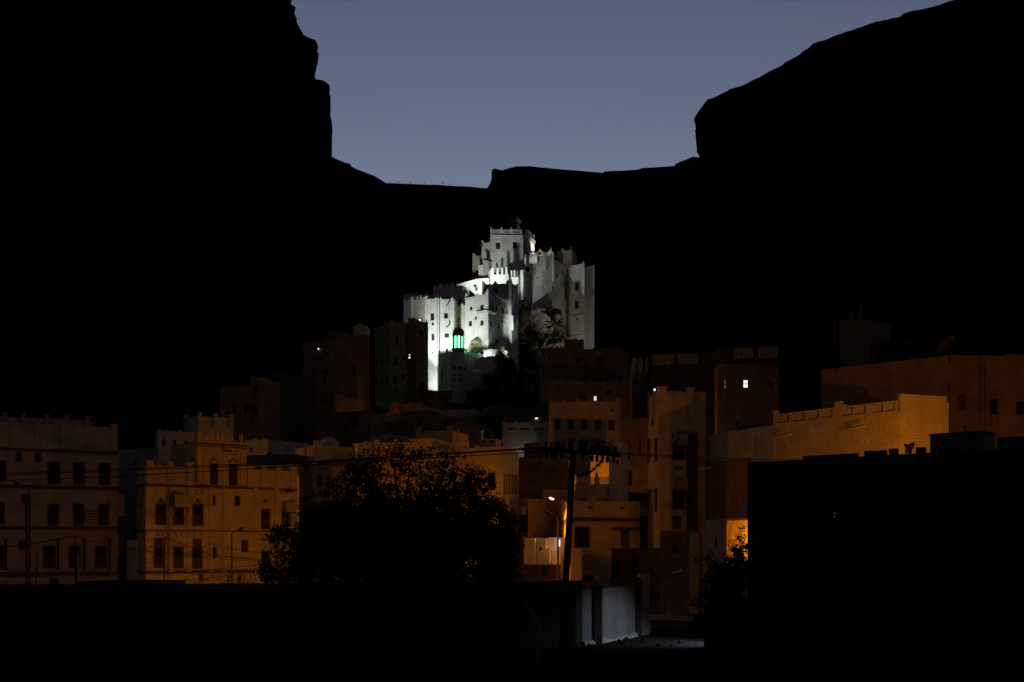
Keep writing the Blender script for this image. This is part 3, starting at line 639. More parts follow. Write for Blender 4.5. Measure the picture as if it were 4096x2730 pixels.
slab(mos, 'rear_wall', [(1896,1416),(1914,1412),(1940,1402),(1960,1397),(1990,1400),(1990,1470),(1896,1470)], 243.3, .25, M['white'])
mc = P(1833, 1400, 239); k = 239/F
def rz(py): return ZZ(py, 239)-mc.z
mb = MB(); mb.lathe(mc, [(37*k, rz(1620)), (34*k, rz(1470)), (25.5*k, rz(1416)), (25.5*k, rz(1414.5))], 12); sh = mb.build('minaret_shaft', M['mosque'], mos)
mb = MB(); mb.lathe(mc, [(.1, rz(1414.5)), (24.6*k, rz(1414.5)), (24.6*k, rz(1400)), (.1, rz(1400))], 24); mb.build('tile_band', M['dome'], mos)
mb = MB(); mb.lathe(mc, [(.1, rz(1400)), (27*k, rz(1400)), (27*k, rz(1396)), (.1, rz(1396))], 24); mb.build('gallery_slab', M['mosque'], mos)
mb = MB()
for q in range(8):
    t = 2*math.pi*(q+.0)/8+math.pi/8+.2; c = mc+Vector((math.cos(t)*20*k, math.sin(t)*20*k, 0))
    mb.box(c+Vector((-.2,-.2,rz(1396)+.0)), (.4,0,0), (0,.4,0), (0,0,rz(1347)-rz(1396)))
for q in range(64):                                                   # pointed heads between the columns
    t0 = 2*math.pi*q/64; f = abs(((t0-math.pi/8-.2) % (math.pi/4))/(math.pi/4)-.5)*2; zz = rz(1347)+(rz(1354)-rz(1347))*(f**2)
    a = mc+Vector((math.cos(t0), math.sin(t0), 0))*20.6*k; t1 = t0+2*math.pi/64; a2 = mc+Vector((math.cos(t1), math.sin(t1), 0))*20.6*k
    mb.prism([Vector((a.x,a.y,mc.z+zz)), Vector((a2.x,a2.y,mc.z+zz)), Vector((a2.x,a2.y,mc.z+rz(1342))), Vector((a.x,a.y,mc.z+rz(1342)))], (mc-a).normalized()*.25)
mb.build('lantern_columns', M['mosque'], mos)
mb = MB(); mb.lathe(mc, [(8*k, rz(1395.9)), (8*k, rz(1344))], 16); mb.build('lantern_core', M['pale'], mos)
mb = MB()
for q in range(8):
    t = 2*math.pi*(q+.5)/8+math.pi/8+.2; c = mc+Vector((math.cos(t)*15.5*k, math.sin(t)*15.5*k, 0))
    mb.tube([c+Vector((0,0,rz(1394))), c+Vector((0,0,rz(1345)))], .13, 8)
tubes = mb.build('green_lamp', E_['greenlamp'], mos)
mb = MB()
dome = [(21.5*k, rz(1353)),(22*k, rz(1343)),(21*k, rz(1330)),(20*k, rz(1325)),(18.5*k, rz(1321)),(14*k, rz(1316)),(7*k, rz(1313)),(.02, rz(1312))]
mb.lathe(mc, [(21*k, rz(1344)),(21.6*k, rz(1344)),(21*k, rz(1332)),(19.5*k, rz(1325)),(17*k, rz(1320)),(12*k, rz(1316)),(6*k, rz(1313.5)),(.02, rz(1313))], 24); mb.lathe(mc, [(.02, rz(1344)),(21*k, rz(1344))], 24)
dm = mb.build('dome', M['dome'], mos, smooth=False)
mb = MB()
for q in range(8):
    t = 2*math.pi*q/8+math.pi/8+.2
    mb.tube([mc+Vector((math.cos(t)*r_*k*1.015, math.sin(t)*r_*k*1.015, rz(y_))) for (r_, y_) in ((21.6,1344),(21,1332),(19.5,1325),(17,1320),(12,1316),(3,1313))], .12, 5)
mb.lathe(mc, [(21.7*k, rz(1334)),(22.0*k, rz(1333)),(21.7*k, rz(1331.5))], 24); mb.build('dome_rib', M['mosque'], dm)
mb = MB(); q = mc+Vector((0,0,rz(1313)))
mb.lathe(q, [(.3,0),(.35,.15),(.12,.3),(.08,.35),(.22,.55),(.08,.75),(.05,.9),(.05,2.0),(.15,2.1),(.05,2.25),(.01,2.5)], 8); mb.box(q+Vector((-.42,-.05,1.38)), (.84,0,0), (0,.1,0), (0,0,.13)); mb.tube([q+Vector((.36,0,-.2)), q+Vector((.36,0,.75))], .04, 5)
mb.build('finial', M['metal'], mos)
for (px, py, ww, hh) in [(1804.5,1474.5,8,10),(1819,1473.5,9,10),(1841,1473.5,13,11),(1859,1475,11,10),(1803.5,1500,3,9),(1818,1500,4,9),(1842,1501,5,11),(1859.5,1501,4,10),(1803.5,1519,7,16),(1818,1518,6,16),(1842,1519,9,17),(1860.5,1519,8,17),(1811,1544,20,11),(1850.5,1544,28,11)]:
    mb = MB(); ang = max(-1, min(1, (px-1833)/33)); Yw = 239-math.cos(math.asin(ang))*33*k-.15
    c = P(px, py, Yw); q_ = ww*Yw/F/2; h_ = hh*Yw/F/2
    pts = [c+Vector((-q_,0,-h_)), c+Vector((q_,0,-h_)), c+Vector((q_,0,h_*.6)), c+Vector((0,0,h_)), c+Vector((-q_,0,h_*.6))] if hh > 12 else [c+Vector((-q_,0,-h_)), c+Vector((q_,0,-h_)), c+Vector((q_,0,h_)), c+Vector((-q_,0,h_))]
    mb.prism(pts, (0,.5,0)); mb.build('window', M['void'], mos)
# ================================================================== near houses, left
b = house('house', 'big pale grey house with dark bands at the left edge, plaque between upper windows', 'house', [(-260,86),(470,92)], 1711, M['pale'], depth=9, idx=1, roof_h=1.5, trim=.09,
  wins=[(0,x,y,w_,h_,'half') for (x,y,w_,h_) in ((216,1892,42,83),(316,1895,37,83),(418,1897,38,80),(8,1885,24,75),(213,2060,37,79),(314,2060,34,80),(414,2060,34,78),(2,2056,22,75),(198,2228,40,80),(299,2228,40,80),(403,2228,38,80),(-2,2226,22,80))]
   + [(0,76,1828,17,30,'void'),(0,151,1831,17,30,'void'),(0,215,2327,29,21,'void')],
  par={'h':1.5,'m':[(0,x,11,5,1) for x in (-60,53,153,253,356,457)],'proud':True}, cornice=[(1811,.10,.10),(1816,.06,.16),(1953,.10,.12),(1960,.10,.06),(2112,.10,.12),(2119,.09,.06),(2290,.10,.14),(2298,.11,.08)])
b.pil(0, [23,232,337,437], .19, 2162, 2276, .10, M['metal'], 'drain_shaft')
b.pil(0, [108], .17, 1990, 2350, .12, M['trim'], 'drain_shaft')
b.ac(0, 105, 1997, 24, 32, .5, False, M['metal']); b.ac(0, 95, 2181, 26, 36, .5, False, M['metal'])
e = b.e[1]
for z in (5+(2200-2024)/F*94, 5+(2200-2182)/F*94):
    mb = MB(); wbox(mb, e, .5, 1.6, z-.9, z+.9, -.6, -.02)
    for k in range(6): wbox(mb, e, .56, 1.54, z-.8+.28*k, z-.7+.28*k, -.63, -.6)
    mb.build('air_conditioner', M['cream'], b.sub)
Block(b.t, 'rooftop_room', [(-120,95),(362,99)], 1682, M['grey'], depth=5, idx=1, par={'h':.9,'m':[(0,x,8,7,1) for x in (20,92,187,267,352)],'proud':True})
e = b.e[0]; u, z, Y = e.at(362, 2062)                       # wall plaque with two lines of joined script
pl = thing('wall_plaque', 'small framed plaque with two lines of script on the left house wall', 'sign', e.p(u, z-.4))
mb = MB(); wbox(mb, e, u-.42, u+.42, z-.31, z+.31, -.05, -.003); mb.build('board', M['pale'], pl)
mb = MB()
for (a, b_, c, d) in ((-.47,.47,.31,.36),(-.47,.47,-.36,-.31),(-.47,-.42,-.31,.31),(.42,.47,-.31,.31)): wbox(mb, e, u+a, u+b_, z+c, z+d, -.09, -.004)
mb.build('frame', M['trim'], pl)
mb = MB(); rr = random.Random(4)
for zz in (.10, -.14):
    xx = -.33
    while xx < .30:
        wd = rr.uniform(.05,.13); mb.tube([e.p(u+xx+wd*t/5, z+zz+.035*math.sin(t*2.1+xx*20)*rr.uniform(.5,1.2), -.06) for t in range(6)], .018, 4)
        if rr.random() < .6: h_ = rr.uniform(.06,.13); mb.tube([e.p(u+xx+wd*.3, z+zz, -.06), e.p(u+xx+wd*.2, z+zz+h_, -.06)], .016, 4)
        if rr.random() < .5: wbox(mb, e, u+xx+wd*.4, u+xx+wd*.4+.03, z+zz-.09, z+zz-.06, -.07, -.052)
        xx += wd*.85
mb.build('lettering', M['trim'], pl)

yl = house('house', 'ornate ochre house with raised scroll gable, lit orange, left of the big tree', 'house', [(548,86.2),(583,83),(1188,89.9)], 1861, M['yellow'], idx=1, back=[(1196,98),(600,95)], roof_h=1.2, trim=.07,
  wins=[(1,x,y,w_,h_,'half') for (x,y,w_,h_) in ((644,2058,36,79),(715,2066,34,63),(792,2060,36,81),(1062,2077,29,76),(1144,2077,30,58),(635,2229,34,80),(714,2230,34,80),(789,2231,35,80),(1063,2238,30,68))]
   + [(1,852,2003,11,32,'void'),(1,949,2005,16,34,'void'),(1,979,2185,20,41,'wood'),(1,857,2210,11,37,'void'),(0,560,2060,9,80,'void'),(1,804,2312,10,22,'void'),(1,957,2318,9,22,'void')],
  par={'h':1.15,'m':[(1,x,12,9,1) for x in (601,680,758,1000,1055,1114,1174)],'proud':True}, cornice=[(1938,.10,.10),(1942,.11,.05),(2122,.09,.10),(2287,.10,.12),(2292,.16,.06)])
b = yl; e = b.e[1]
b.pil(1, [680,754,843,896,1022,1104], .26, 1958, 2110); b.pil(1, [680,754,843,896,1022,1104], .26, 2140, 2284)
b.ac(1, 715, 2006, 60, 48, .8); b.ac(1, 1149, 2031, 42, 36, .7)
for (px, py, kind) in ((635,2171,0),(714,2171,1),(789,2173,0),(1063,2188,1)):      # carved fanlight panels over the ground floor windows
    u, z, Y = e.at(px, py); mb = MB(); wbox(mb, e, u-.34, u+.34, z-.34, z+.34, -.04, -.003)
    if kind == 0:
        for q in range(9):
            t = 2*math.pi*q/9; mb.tube([e.p(u, z, -.06), e.p(u+.26*math.cos(t), z+.26*math.sin(t), -.06)], .022, 4)
        mb.tube([e.p(u+.28*math.cos(2*math.pi*q/18), z+.28*math.sin(2*math.pi*q/18), -.06) for q in range(19)], .022, 4)
    else:
        for q in range(7):
            t = math.pi*(q+.5)/7; mb.tube([e.p(u, z-.28, -.06), e.p(u+.3*math.cos(t), z-.28+.5*math.sin(t), -.06)], .025, 4)
    o = mb.build('fanlight_panel', M['trim'] if kind == 0 else M['pale'], b.sub)
for px in (644,792,1062):                                                        # little finials above the first floor windows
    u, z, Y = e.at(px, 2005); mb = MB(); wbox(mb, e, u-.3, u+.3, z-.12, z-.07, -.06, -.003)
    mb.prism([e.p(u-.2, z-.07, -.003), e.p(u+.2, z-.07, -.003), e.p(u+.05, z+.22, -.003), e.p(u-.05, z+.22, -.003)], e.N()*.05); mb.build('window_crest', M['trim'], b.sub)
for (px, py) in ((798,1967),(1137,1966),(715,2134),(640,2134),(790,2134),(1063,2149)):
    u, z, Y = e.at(px, py); mb = MB(); w_, h_ = .26, .14
    for (a, b_, c, d) in ((-w_,w_,h_,h_+.035),(-w_,w_,-h_-.035,-h_),(-w_,-w_+.035,-h_,h_),(w_-.035,w_,-h_,h_)): wbox(mb, e, u+a, u+b_, z+c, z+d, -.04, -.003)
    mb.build('panel_moulding', M['trim'], b.sub)
for (px, py, dx, dz) in ((803,1944,26,12),(1141,1966,24,12)):
    u, z, Y = e.at(px, py); mb = MB(); mb.tube([e.p(u, z, -.05), e.p(u+.18, z-.06, -1.1)], .07, 6); mb.build('roof_spout', M['wood'], b.sub)
u0, _, _ = e.at(785, 0); u1, _, _ = e.at(980, 0)
p0 = e.p(u0, 0, -.30); p1 = e.p(u1, 0, -.30)
gb = Block(b.t, 'gable_room', None, 1762, M['yellow'], raw=[Vector((p0.x,p0.y)), Vector((p1.x,p1.y))], depth=6, base=ZZ(1937, 84.9), roof_h=.5, trim=.06,
  wins=[(0,856,1898,25,79,'half'),(0,933,1900,28,79,'half')], par={'h':.45,'m':[(0,795,10,34,1),(0,873,7,35,1),(0,889,6,35,1),(0,970,10,34,1)]}, cornice=[(1775,.09,.10),(1784,.05,.05)])
ge = gb.e[0]
gb.pil(0, [820,895,966], .22, 1808, 1938)
for sgn, x0, x1 in ((1,808,858),(-1,952,902)):
    mb = MB(); ua, _, Y = ge.at(x0, 0); ub, _, _ = ge.at(x1, 0); zb = gb.z1+.02; pts = []
    for q in range(13):
        t = q/12; pts.append((ua+(ub-ua)*t*.85, zb+.05+.42*(t*t*(3-2*t))))
    prof = [(ua, zb)]+pts+[(ub, zb+.34),(ub, zb)]
    mb.prism([ge.p(u_, z_, .05) for (u_, z_) in prof], -ge.N()*.18)
    mb.tube([ge.p(u_, z_, .02) for (u_, z_) in pts], .05, 5)
    cu, cz = ua+(ub-ua)*.84, zb+.26
    mb.tube([ge.p(cu+math.cos(a_*.6)*(.20-.014*a_), cz+math.sin(a_*.6)*(.20-.014*a_), .02) for a_ in range(14)], .04, 5)
    mb.build('scroll', M['yellow'], gb.sub)
for px in (856,933):
    mb = MB(); u, z, Y = ge.at(px, 1853); pts = [(-.38,0),(-.38,.10),(-.28,.06),(-.22,.18),(-.12,.2),(-.08,.3),(.08,.3),(.12,.2),(.22,.18),(.28,.06),(.38,.10),(.38,0)]
    mb.tube([ge.p(u+a, z+c, -.05) for a, c in pts], .03, 4); mb.build('window_crest', M['trim'], gb.sub)
u, z, Y = ge.at(933, 1812); mb = MB()
for (a, b_, c, d) in ((-.24,.24,.13,.16),(-.24,.24,-.16,-.13),(-.24,-.21,-.13,.13),(.21,.24,-.13,.13)): wbox(mb, ge, u+a, u+b_, z+c, z+d, -.04, -.003)
mb.build('panel_moulding', M['trim'], gb.sub)
u, z, Y = ge.at(893, 1803); mb = MB(); mb.tube([ge.p(u, z, -.05), ge.p(u+.25, z-.1, -1.0)], .07, 6); mb.build('roof_spout', M['wood'], gb.sub)

b = house('house', 'grey two level house rising behind the ochre scroll gable', 'house', [(622,99),(634,97),(790,99)], 1722, M['grey'], idx=1, back=[(790,106),(622,106)], wins=[(1,655,1765,14,40,'block'),(1,699,1765,14,40,'block'),(1,745,1765,14,38,'block')], par={'h':.7,'m':[(0,624,3,4,1),(1,640,4,4,1),(1,668,3,5,1),(1,722,6,6,1)]})
Block(b.t, 'upper_storey', [(738,102),(792,100.5),(934,102)], 1665, M['pale'], idx=1, par={'h':.7,'m':[(0,742,6,5,1),(1,797,8,9,1),(1,862,7,8,1),(1,925,7,6,1)],'proud':True}, wins=[(1,868,1698,8,3,'void')])
house('house', 'low bluish roofed hut in the dark gap beside the ochre house', 'house', [(470,104),(622,103)], 1798, M['grey'], depth=5, wins=[(0,540,1850,14,20,'void')], par={'h':.6})
house('house', 'small hut with pale corner posts over the ochre house left end', 'house', [(560,92),(628,91.5)], 1842, M['pale'], depth=4, par={'h':.4,'m':[(0,572,7,6,1),(0,615,8,6,1)]}, wins=[(0,600,1858,12,10,'void')])
b = house('house', 'narrow low grey lean-to in shadow between the two big left houses', 'house', [(508,87),(590,84.6)], 2160, M['grey'], depth=4, wins=[(0,553,2195,17,80,'void'),(0,530,2160,26,30,'void')], par={'h':.3}, roof_h=.3)
# ---------------------------------------------------------------- left middle distance
b = house('house', 'dim tan tower house with a raised right corner above the scroll gable', 'house', [(880,137),(1004,136)], 1549, M['brown'], depth=7, wins=[(0,937,1640,16,32,'void'),(0,982,1641,16,32,'void'),(0,1022-20,1641,10,32,'void'),(0,940,1567,10,10,'void')], par={'h':.7,'m':[(0,884,5,4,1)]})
Block(b.t, 'corner_tower', [(1002,136.4),(1043,136)], 1512, M['brown'], depth=6, wins=[(0,1025,1561,15,31,'void'),(0,1022,1642,16,32,'void')], par={'h':.7,'m':[(0,1006,6,6,1),(0,1039,5,6,1)]})
house('house', 'black house with two small white lit windows, one over the other', 'house', [(1050,141),(1108,140)], 1490, M['dark'], depth=8, wins=[(0,1068.5,1565,7,9,'blue'),(0,1069.5,1655.5,10.5,11.5,'blue'),(0,1068,1709,10,18,'dim')], par={'h':.7,'m':[(0,1052,4,6,1)]})
b = house('house', 'long dark brown house with a small white lamp under its left roof', 'house', [(1213,195),(1316,192)], 1369, M['brown'], depth=9, wins=[(0,1256,1495,16,22,'void'),(0,1301,1492,20,18,'void'),(0,1280,1403,18,3,'void')], par={'h':.6,'m':[(0,1230,4,3,1)]})
u, z, Y = b.e[0].at(1277, 1397); wl = thing('wall_lamp', 'tiny white lamp on the long dark house high at left', 'wall lamp', b.e[0].p(u, z))
mb = MB(); wbox(mb, b.e[0], u-.12, u+.12, z+.1, z+.2, -.35, -.003); mb.build('bracket', M['metal'], wl)
mb = MB(); mb.lathe(b.e[0].p(u, z, -.22), [(.02,-.09),(.07,-.06),(.08,0),(.07,.06),(.02,.09)], 10); mb.build('bulb', E_['white'], wl); 
Block(b.t, 'rear_house', [(1312,196),(1482,198)], 1335, M['redmud'], depth=9, par={'h':.6,'m':[(0,1330,14,12,1),(0,1370,20,6,1)]}, wins=[(0,1412,1480,22,40,'void'),(0,1360,1450,12,26,'void')])
Block(b.t, 'roof_room', [(1413,200),(1469,200)], 1303, M['white2'], depth=4, base=ZZ(1345,200), par={'h':.5,'m':[(0,1440,9,6,1),(0,1466,4,6,1)]})
Block(b.t, 'stepped_annexe', [(1228,188),(1430,187)], 1505, M['brown'], depth=5, par={'h':.5,'m':[(0,1240,8,-8,1)]}, wins=[(0,1300,1530,10,20,'void')])
b = house('house', 'tall green tinted house with a dark red drain strip, left of the palace', 'house', [(1498,229),(1560,221),(1632,222)], 1288, M['green'], idx=1, back=[(1632,232),(1500,238)], roof_h=1.2,
  wins=[(1,1587,1363,16,35,'void'),(1,1624,1364,12,34,'void'),(1,1582,1445,16,35,'void'),(1,1616,1432,12,22,'void'),(1,1540+8,1447,1,1,'void'),(1,1582,1523,16,33,'void'),(1,1611,1509,12,22,'void'),(1,1579,1565,7,18,'void'),(0,1507,1452,9,30,'void'),(0,1527,1452,9,30,'void'),(0,1545,1448,9,28,'void'),(0,1507,1526,9,30,'void'),(0,1527,1526,9,30,'void'),(0,1545,1522,9,28,'void')],
  par={'h':1.2,'m':[(1,1566,7,11,1),(1,1612,6,8,1),(0,1502,4,8,1),(0,1520,4,10,1),(0,1540,4,12,1)]})
Block(b.t, 'drain_strip', [(1632,221.4),(1655,221)], 1274, M['redmud'], depth=4, par={'h':.2}, roof_h=.2, wins=[(0,1637,1420,7,3,'glow'),(0,1637,1431,7,6,'glow')])
Block(b.t, 'east_wing', [(1655,222),(1712,221.6)], 1290, M['green'], back=[(1713,229),(1655,229)], wins=[(0,1684.5,1334,14,24,'void'),(0,1691,1423,6,10,'void'),(0,1686,1444,8,14,'void'),(0,1687,1546,20,36,'void')], par={'h':1.2,'m':[(0,1675,8,3,1),(0,1708,5,10,1)]})
house('house', 'low brick red house below the green house, left of the mosque', 'house', [(1650,216),(1808,217)], 1562, M['redmud'], depth=6, wins=[(0,1690,1602,22,26,'void'),(0,1760,1595,10,18,'void'),(0,1789,1597,10,18,'void')], par={'h':.4,'m':[(0,1700,30,4,2)]})
house('house', 'very dark red house with notched parapet in the middle left distance', 'house', [(1105,168),(1300,166)], 1650, M['redmud'], depth=8, par={'h':1.0,'auto':(1.9,.28,.35,1)}, wins=[(0,1150,1690,12,24,'void'),(0,1220,1700,12,24,'void')])
house('house', 'plain dark red house stepping up toward the green house', 'house', [(1190,178),(1340,176)], 1580, M['redmud'], depth=8, par={'h':.5,'m':[(0,1250,30,8,2)]}, wins=[(0,1240,1610,10,20,'void'),(0,1300,1600,10,20,'void')])
house('house', 'dark house with two tall black recesses in the middle left distance', 'house', [(1300,162),(1485,161)], 1648, M['redmud'], depth=7, wins=[(0,1418,1680,30,60,'void'),(0,1385,1715,20,30,'void'),(0,1340,1690,10,20,'void')], par={'h':.6})
house('house', 'small brown crenellated house left of the domed roof kiosk', 'house', [(1806,147),(1906,146)], 1706, M['brown'], depth=6, par={'h':.7,'auto':(1.2,.25,.3,1)}, wins=[(0,1830,1740,9,16,'void'),(0,1858,1740,9,16,'void'),(0,1886,1740,9,16,'void')])
house('house', 'small brown house with three windows right of the dim tan tower house', 'house', [(1126,150),(1216,149)], 1716, M['brown'], depth=6, par={'h':.7,'auto':(1.3,.25,.3,1)}, wins=[(0,1146,1752,9,18,'void'),(0,1172,1752,9,18,'void'),(0,1198,1752,9,18,'void')])
house('house', 'grey stepped house under the low brick red house', 'house', [(1560,192),(1690,191)], 1618, M['brown'], depth=5, par={'h':.6,'m':[(0,1580,14,10,2),(0,1640,6,6,1),(0,1684,5,8,1)]}, wins=[(0,1600,1640,8,14,'void'),(0,1650,1640,8,14,'void')])
b = house('house', 'dark red house with a pale painted parapet left of the domed kiosk', 'house', [(1480,172),(1655,170)], 1658, M['redmud'], depth=7, par={'h':1.1,'m':[(0,1486,6,4,1),(0,1560,14,8,1)]}, pm=M['pale'], wins=[(0,1560,1715,12,26,'void'),(0,1612,1706,12,22,'void')])
Block(b.t, 'raised_wing', [(1605,168),(1735,167)], 1634, M['redmud'], depth=6, par={'h':.5,'m':[(0,1700,14,-2,1)]}, pm=M['pale'], wins=[(0,1680,1690,12,26,'void')])
b = house('house', 'dark red house with a long grey parapet directly below the mosque', 'house', [(1732,174),(1898,173)], 1640, M['redmud'], depth=7, par={'h':1.1,'m':[(0,1890,6,6,1)]}, pm=M['grey'], wins=[(0,1800,1712,12,26,'void'),(0,1850,1712,12,26,'void')])
Block(b.t, 'east_wing', [(1896,176),(1925,175)], 1656, M['redmud'], depth=5, par={'h':.4}, pm=M['grey'])
house('house', 'low dark red house front beneath the painted parapet house', 'house', [(1340,150),(1480,149)], 1742, M['redmud'], depth=6, par={'h':.4,'m':[(0,1430,40,8,2)]}, wins=[(0,1400,1765,12,20,'void')])
b = house('house', 'low house with two orange tinted parapet posts right of the scroll gable', 'house', [(978,121),(1070,120)], 1763, M['pale'], depth=5, par={'h':.6,'m':[(0,1015,5,6,1),(0,1056,5,6,1)]}, wins=[(0,1005,1800,10,20,'void')])
Block(b.t, 'annexe', [(1066,124),(1135,123)], 1768, M['grey'], depth=5, par={'h':.6,'m':[(0,1095,6,6,1),(0,1128,6,6,1)]})
house('house', 'dark blue roofed house just right of the ochre house', 'house', [(985,108),(1190,107)], 1822, M['grey'], depth=6, par={'h':.9,'m':[(0,1010,12,-8,1),(0,1075,10,8,1)]}, pm=M['bluec'], wins=[(0,1060,1850,14,26,'void')])
# ---------------------------------------------------------------- houses behind the big tree
b = house('house', 'grey sided house with orange lit parapet and small dome behind the tree left side', 'house', [(1181,112),(1260,107),(1430,110)], 1780, M['cream'], idx=1, back=[(1430,118),(1190,118)], roof_h=1.0,
  wins=[(0,1240,1925,10,72,'void'),(0,1197,1930,5,70,'void'),(1,1280,1925,26,50,'block'),(1,1312,1925,16,40,'block')], par={'h':1.0,'m':[(0,1184,4,10,1),(0,1222,5,8,1),(1,1268,10,10,1),(1,1346,8,10,1),(1,1422,7,9,1)],'proud':True})
mb = MB(); mb.lathe(P(1317, 1786, 113), [(.55*1.7,0),(.5*1.7,.45),(.36*1.7,.72),(.2*1.7,.88),(.02,.95)], 18); mb.build('roof_dome', M['grey'], b.t)
b.pil(1, [1346], .1, 1775, 1838, .05); 
mb = MB(); e = b.e[1]; mb.prism([e.p(.2, ZZ(1852,108), -.0), e.p(e.L-.3, ZZ(1833,109), 0), e.p(e.L-.3, ZZ(1843,109), 0), e.p(.2, ZZ(1862,108), 0)], e.N()*1.2); mb.build('awning', M['metal'], b.sub)
house('house', 'narrow orange lit house strip behind the left side of the big tree', 'house', [(1330,104),(1432,104)], 1868, M['yellow'], depth=4, par={'h':.4,'m':[(0,1345,13,0,1)]}, wins=[(0,1400,1930,14,30,'void')])
house('house', 'slim grey house with one orange edged post behind the tree', 'house', [(1428,118),(1500,117)], 1772, M['grey'], depth=4, par={'h':.5,'m':[(0,1461,5,6,1)]})
b = house('house', 'brightest orange lit house behind the thin top of the big tree', 'house', [(1497,116),(1730,115)], 1772, M['yellow'], depth=7, roof_h=.9, wins=[(0,1683,1816,14,26,'void'),(0,1602,1873,15,26,'void'),(0,1768-60,1866,14,26,'void')], par={'h':.8,'m':[(0,1505,11,12,1),(0,1580,7,12,1)]})
Block(b.t, 'raised_corner', [(1640,115.6),(1730,114.8)], 1757, M['yellow'], depth=6, base=ZZ(1800,115), par={'h':.7}, wins=[])
b = house('house', 'orange tinted house with two square corner posts, behind the brightest house', 'house', [(1663,127),(1811,126),(1876,131)], 1724, M['cream'], idx=1, back=[(1876,137),(1680,134)], par={'h':.8,'m':[(0,1674,11,13,1),(0,1799,11,13,1),(1,1830,6,5,1)],'proud':True}, wins=[(0,1745,1780,14,26,'void')])
house('house', 'squat grey house with a faint curved roof beside the painted parapet house', 'house', [(1484,140),(1600,139)], 1746, M['grey'], depth=5, par={'h':.4,'m':[(0,1540,40,8,6)]})
b = house('house', 'brown house with domed roof kiosk, its grey side ribbed with thin pilasters', 'house', [(1728,112),(2010,108),(2074,116)], 1786, M['cream'], idx=1, back=[(2074,124),(1790,122)], roof_h=.9,
  wins=[(0,1872,1926,30,72,'void'),(0,1966,1926,30,72,'void'),(0,1881,1801,10,9,'void'),(0,1960,1801,10,9,'void'),(0,1845,2060,26,60,'void'),(0,1940,2060,26,60,'void')], par={'h':.8,'m':[(0,1850,8,9,1),(0,1908,8,9,1),(0,1995,12,14,1),(1,2026,4,6,1),(1,2052,4,6,1)]})
b.pil(1, [2017,2027,2037,2047,2057,2066], .12, 1905, 1972, .08, M['trim']); 
kc = P(1950, 1767, 113); kk = 113/F
Block(b.t, 'roof_kiosk', [(1918,113),(1984,112.6)], 1757, M['pale'], depth=2.2, base=ZZ(1790,113), roof_h=.15, par={'h':.12}, wins=[(0,1935,1765,18,9,'void'),(0,1964,1765,22,9,'void')])
mb = MB(); mb.lathe(P(1950, 1757, 113.6), [(25*kk,-.02),(26*kk,.22),(24*kk,.5),(19*kk,.8),(11*kk,1.0),(3*kk,1.1),(.04,1.15),(.05,1.5),(.01,1.9)], 24); mb.build('kiosk_dome', M['dome'], b.t)
mb = MB(); e = b.e[0]; q = P(1924, 1757, 112.7); mb.box(q, (.28,0,0), (0,.28,0), (0,0,.75)); mb.box(q+Vector((-.05,-.05,.75)), (.38,0,0), (0,.38,0), (0,0,.1)); mb.build('pinnacle', M['white'], b.t)
# ================================================================== right of the crag
b = house('house', 'dark brown three step block of flats below the fortress east tower', 'house', [(2160,211),(2172,205),(2336,205)], 1392, M['brown'], idx=1, roof_h=1.0, wins=[(1,2198,1434,10,17,'void'),(1,2316,1440,22,18,'void')], par={'h':.9,'m':[(1,2226,5,6,1),(1,2245,5,7,1)]})
Block(b.t, 'stair_tower', [(2257,205.6),(2336,205.4)], 1360, M['brown'], depth=5, par={'h':.5,'m':[(0,2261,4,4,1),(0,2287,4,5,2),(0,2303,5,5,1),(0,2332,5,6,1)]})
Block(b.t, 'east_wing', [(2336,206),(2488,204)], 1399, M['brown'], depth=7, par={'h':.8,'m':[(0,2375,5,5,1),(0,2460,16,6,2)]}, wins=[(0,2402,1441,24,14,'void'),(0,2440,1500,12,12,'void')])
b = Block(b.t, 'front_wing', [(2158,201),(2183,194),(2520,196)], 1523, M['brown'], idx=1, roof_h=.9, wins=[(1,2265,1512,20,14,'void'),(1,2224,1568,10,6,'void'),(1,2322,1570,12,6,'void'),(1,2332,1591,22,18,'void'),(1,2382,1594,13,20,'blue'),(1,2437,1570,20,18,'void')],
  par={'h':.9,'m':[(1,x,5,7,1) for x in (2192,2246,2300,2357,2410,2465,2514)]})
b = house('house', 'ochre house with a row of five shuttered windows above the utility pole', 'house', [(2195,152),(2479,150),(2497,158)], 1604, M['cream'], idx=1, roof_h=1.1, back=[(2497,164),(2210,164)], trim=.07,
  wins=[(0,x,y,21,38,'half') for (x,y) in ((2230,1699),(2283,1699),(2336,1699),(2393,1700),(2446,1701))]+[(0,x,1781,19,27,'void') for x in (2230,2283,2336,2391,2446)]+[(0,2330,1635,4,4,'void'),(0,2449,1642,6,4,'void')],
  par={'h':1.0,'m':[(0,x,5,6,1) for x in (2204,2257,2310,2366,2423,2474)],'proud':True})
for x in (2230,2283,2336,2391,2446):
    e = b.e[0]; u, z, Y = e.at(x, 1760); mb = MB(); mb.tube([e.p(u+.42*math.cos(math.pi*q/10), z+.28*math.sin(math.pi*q/10), -.03) for q in range(11)], .035, 4); mb.build('window_arch', M['trim'], b.sub)
b = house('house', 'grey house with two lattice screens left of the five window house', 'house', [(2010,160),(2196,159)], 1692, M['grey'], depth=6, roof_h=1.0, wins=[(0,2047,1716,32,7,'void'),(0,2097,1716,36,7,'void'),(0,2155,1716,36,7,'void')], par={'h':.7,'m':[(0,2016,5,6,1),(0,2064,6,6,1),(0,2133,6,6,1),(0,2190,6,5,1)]})
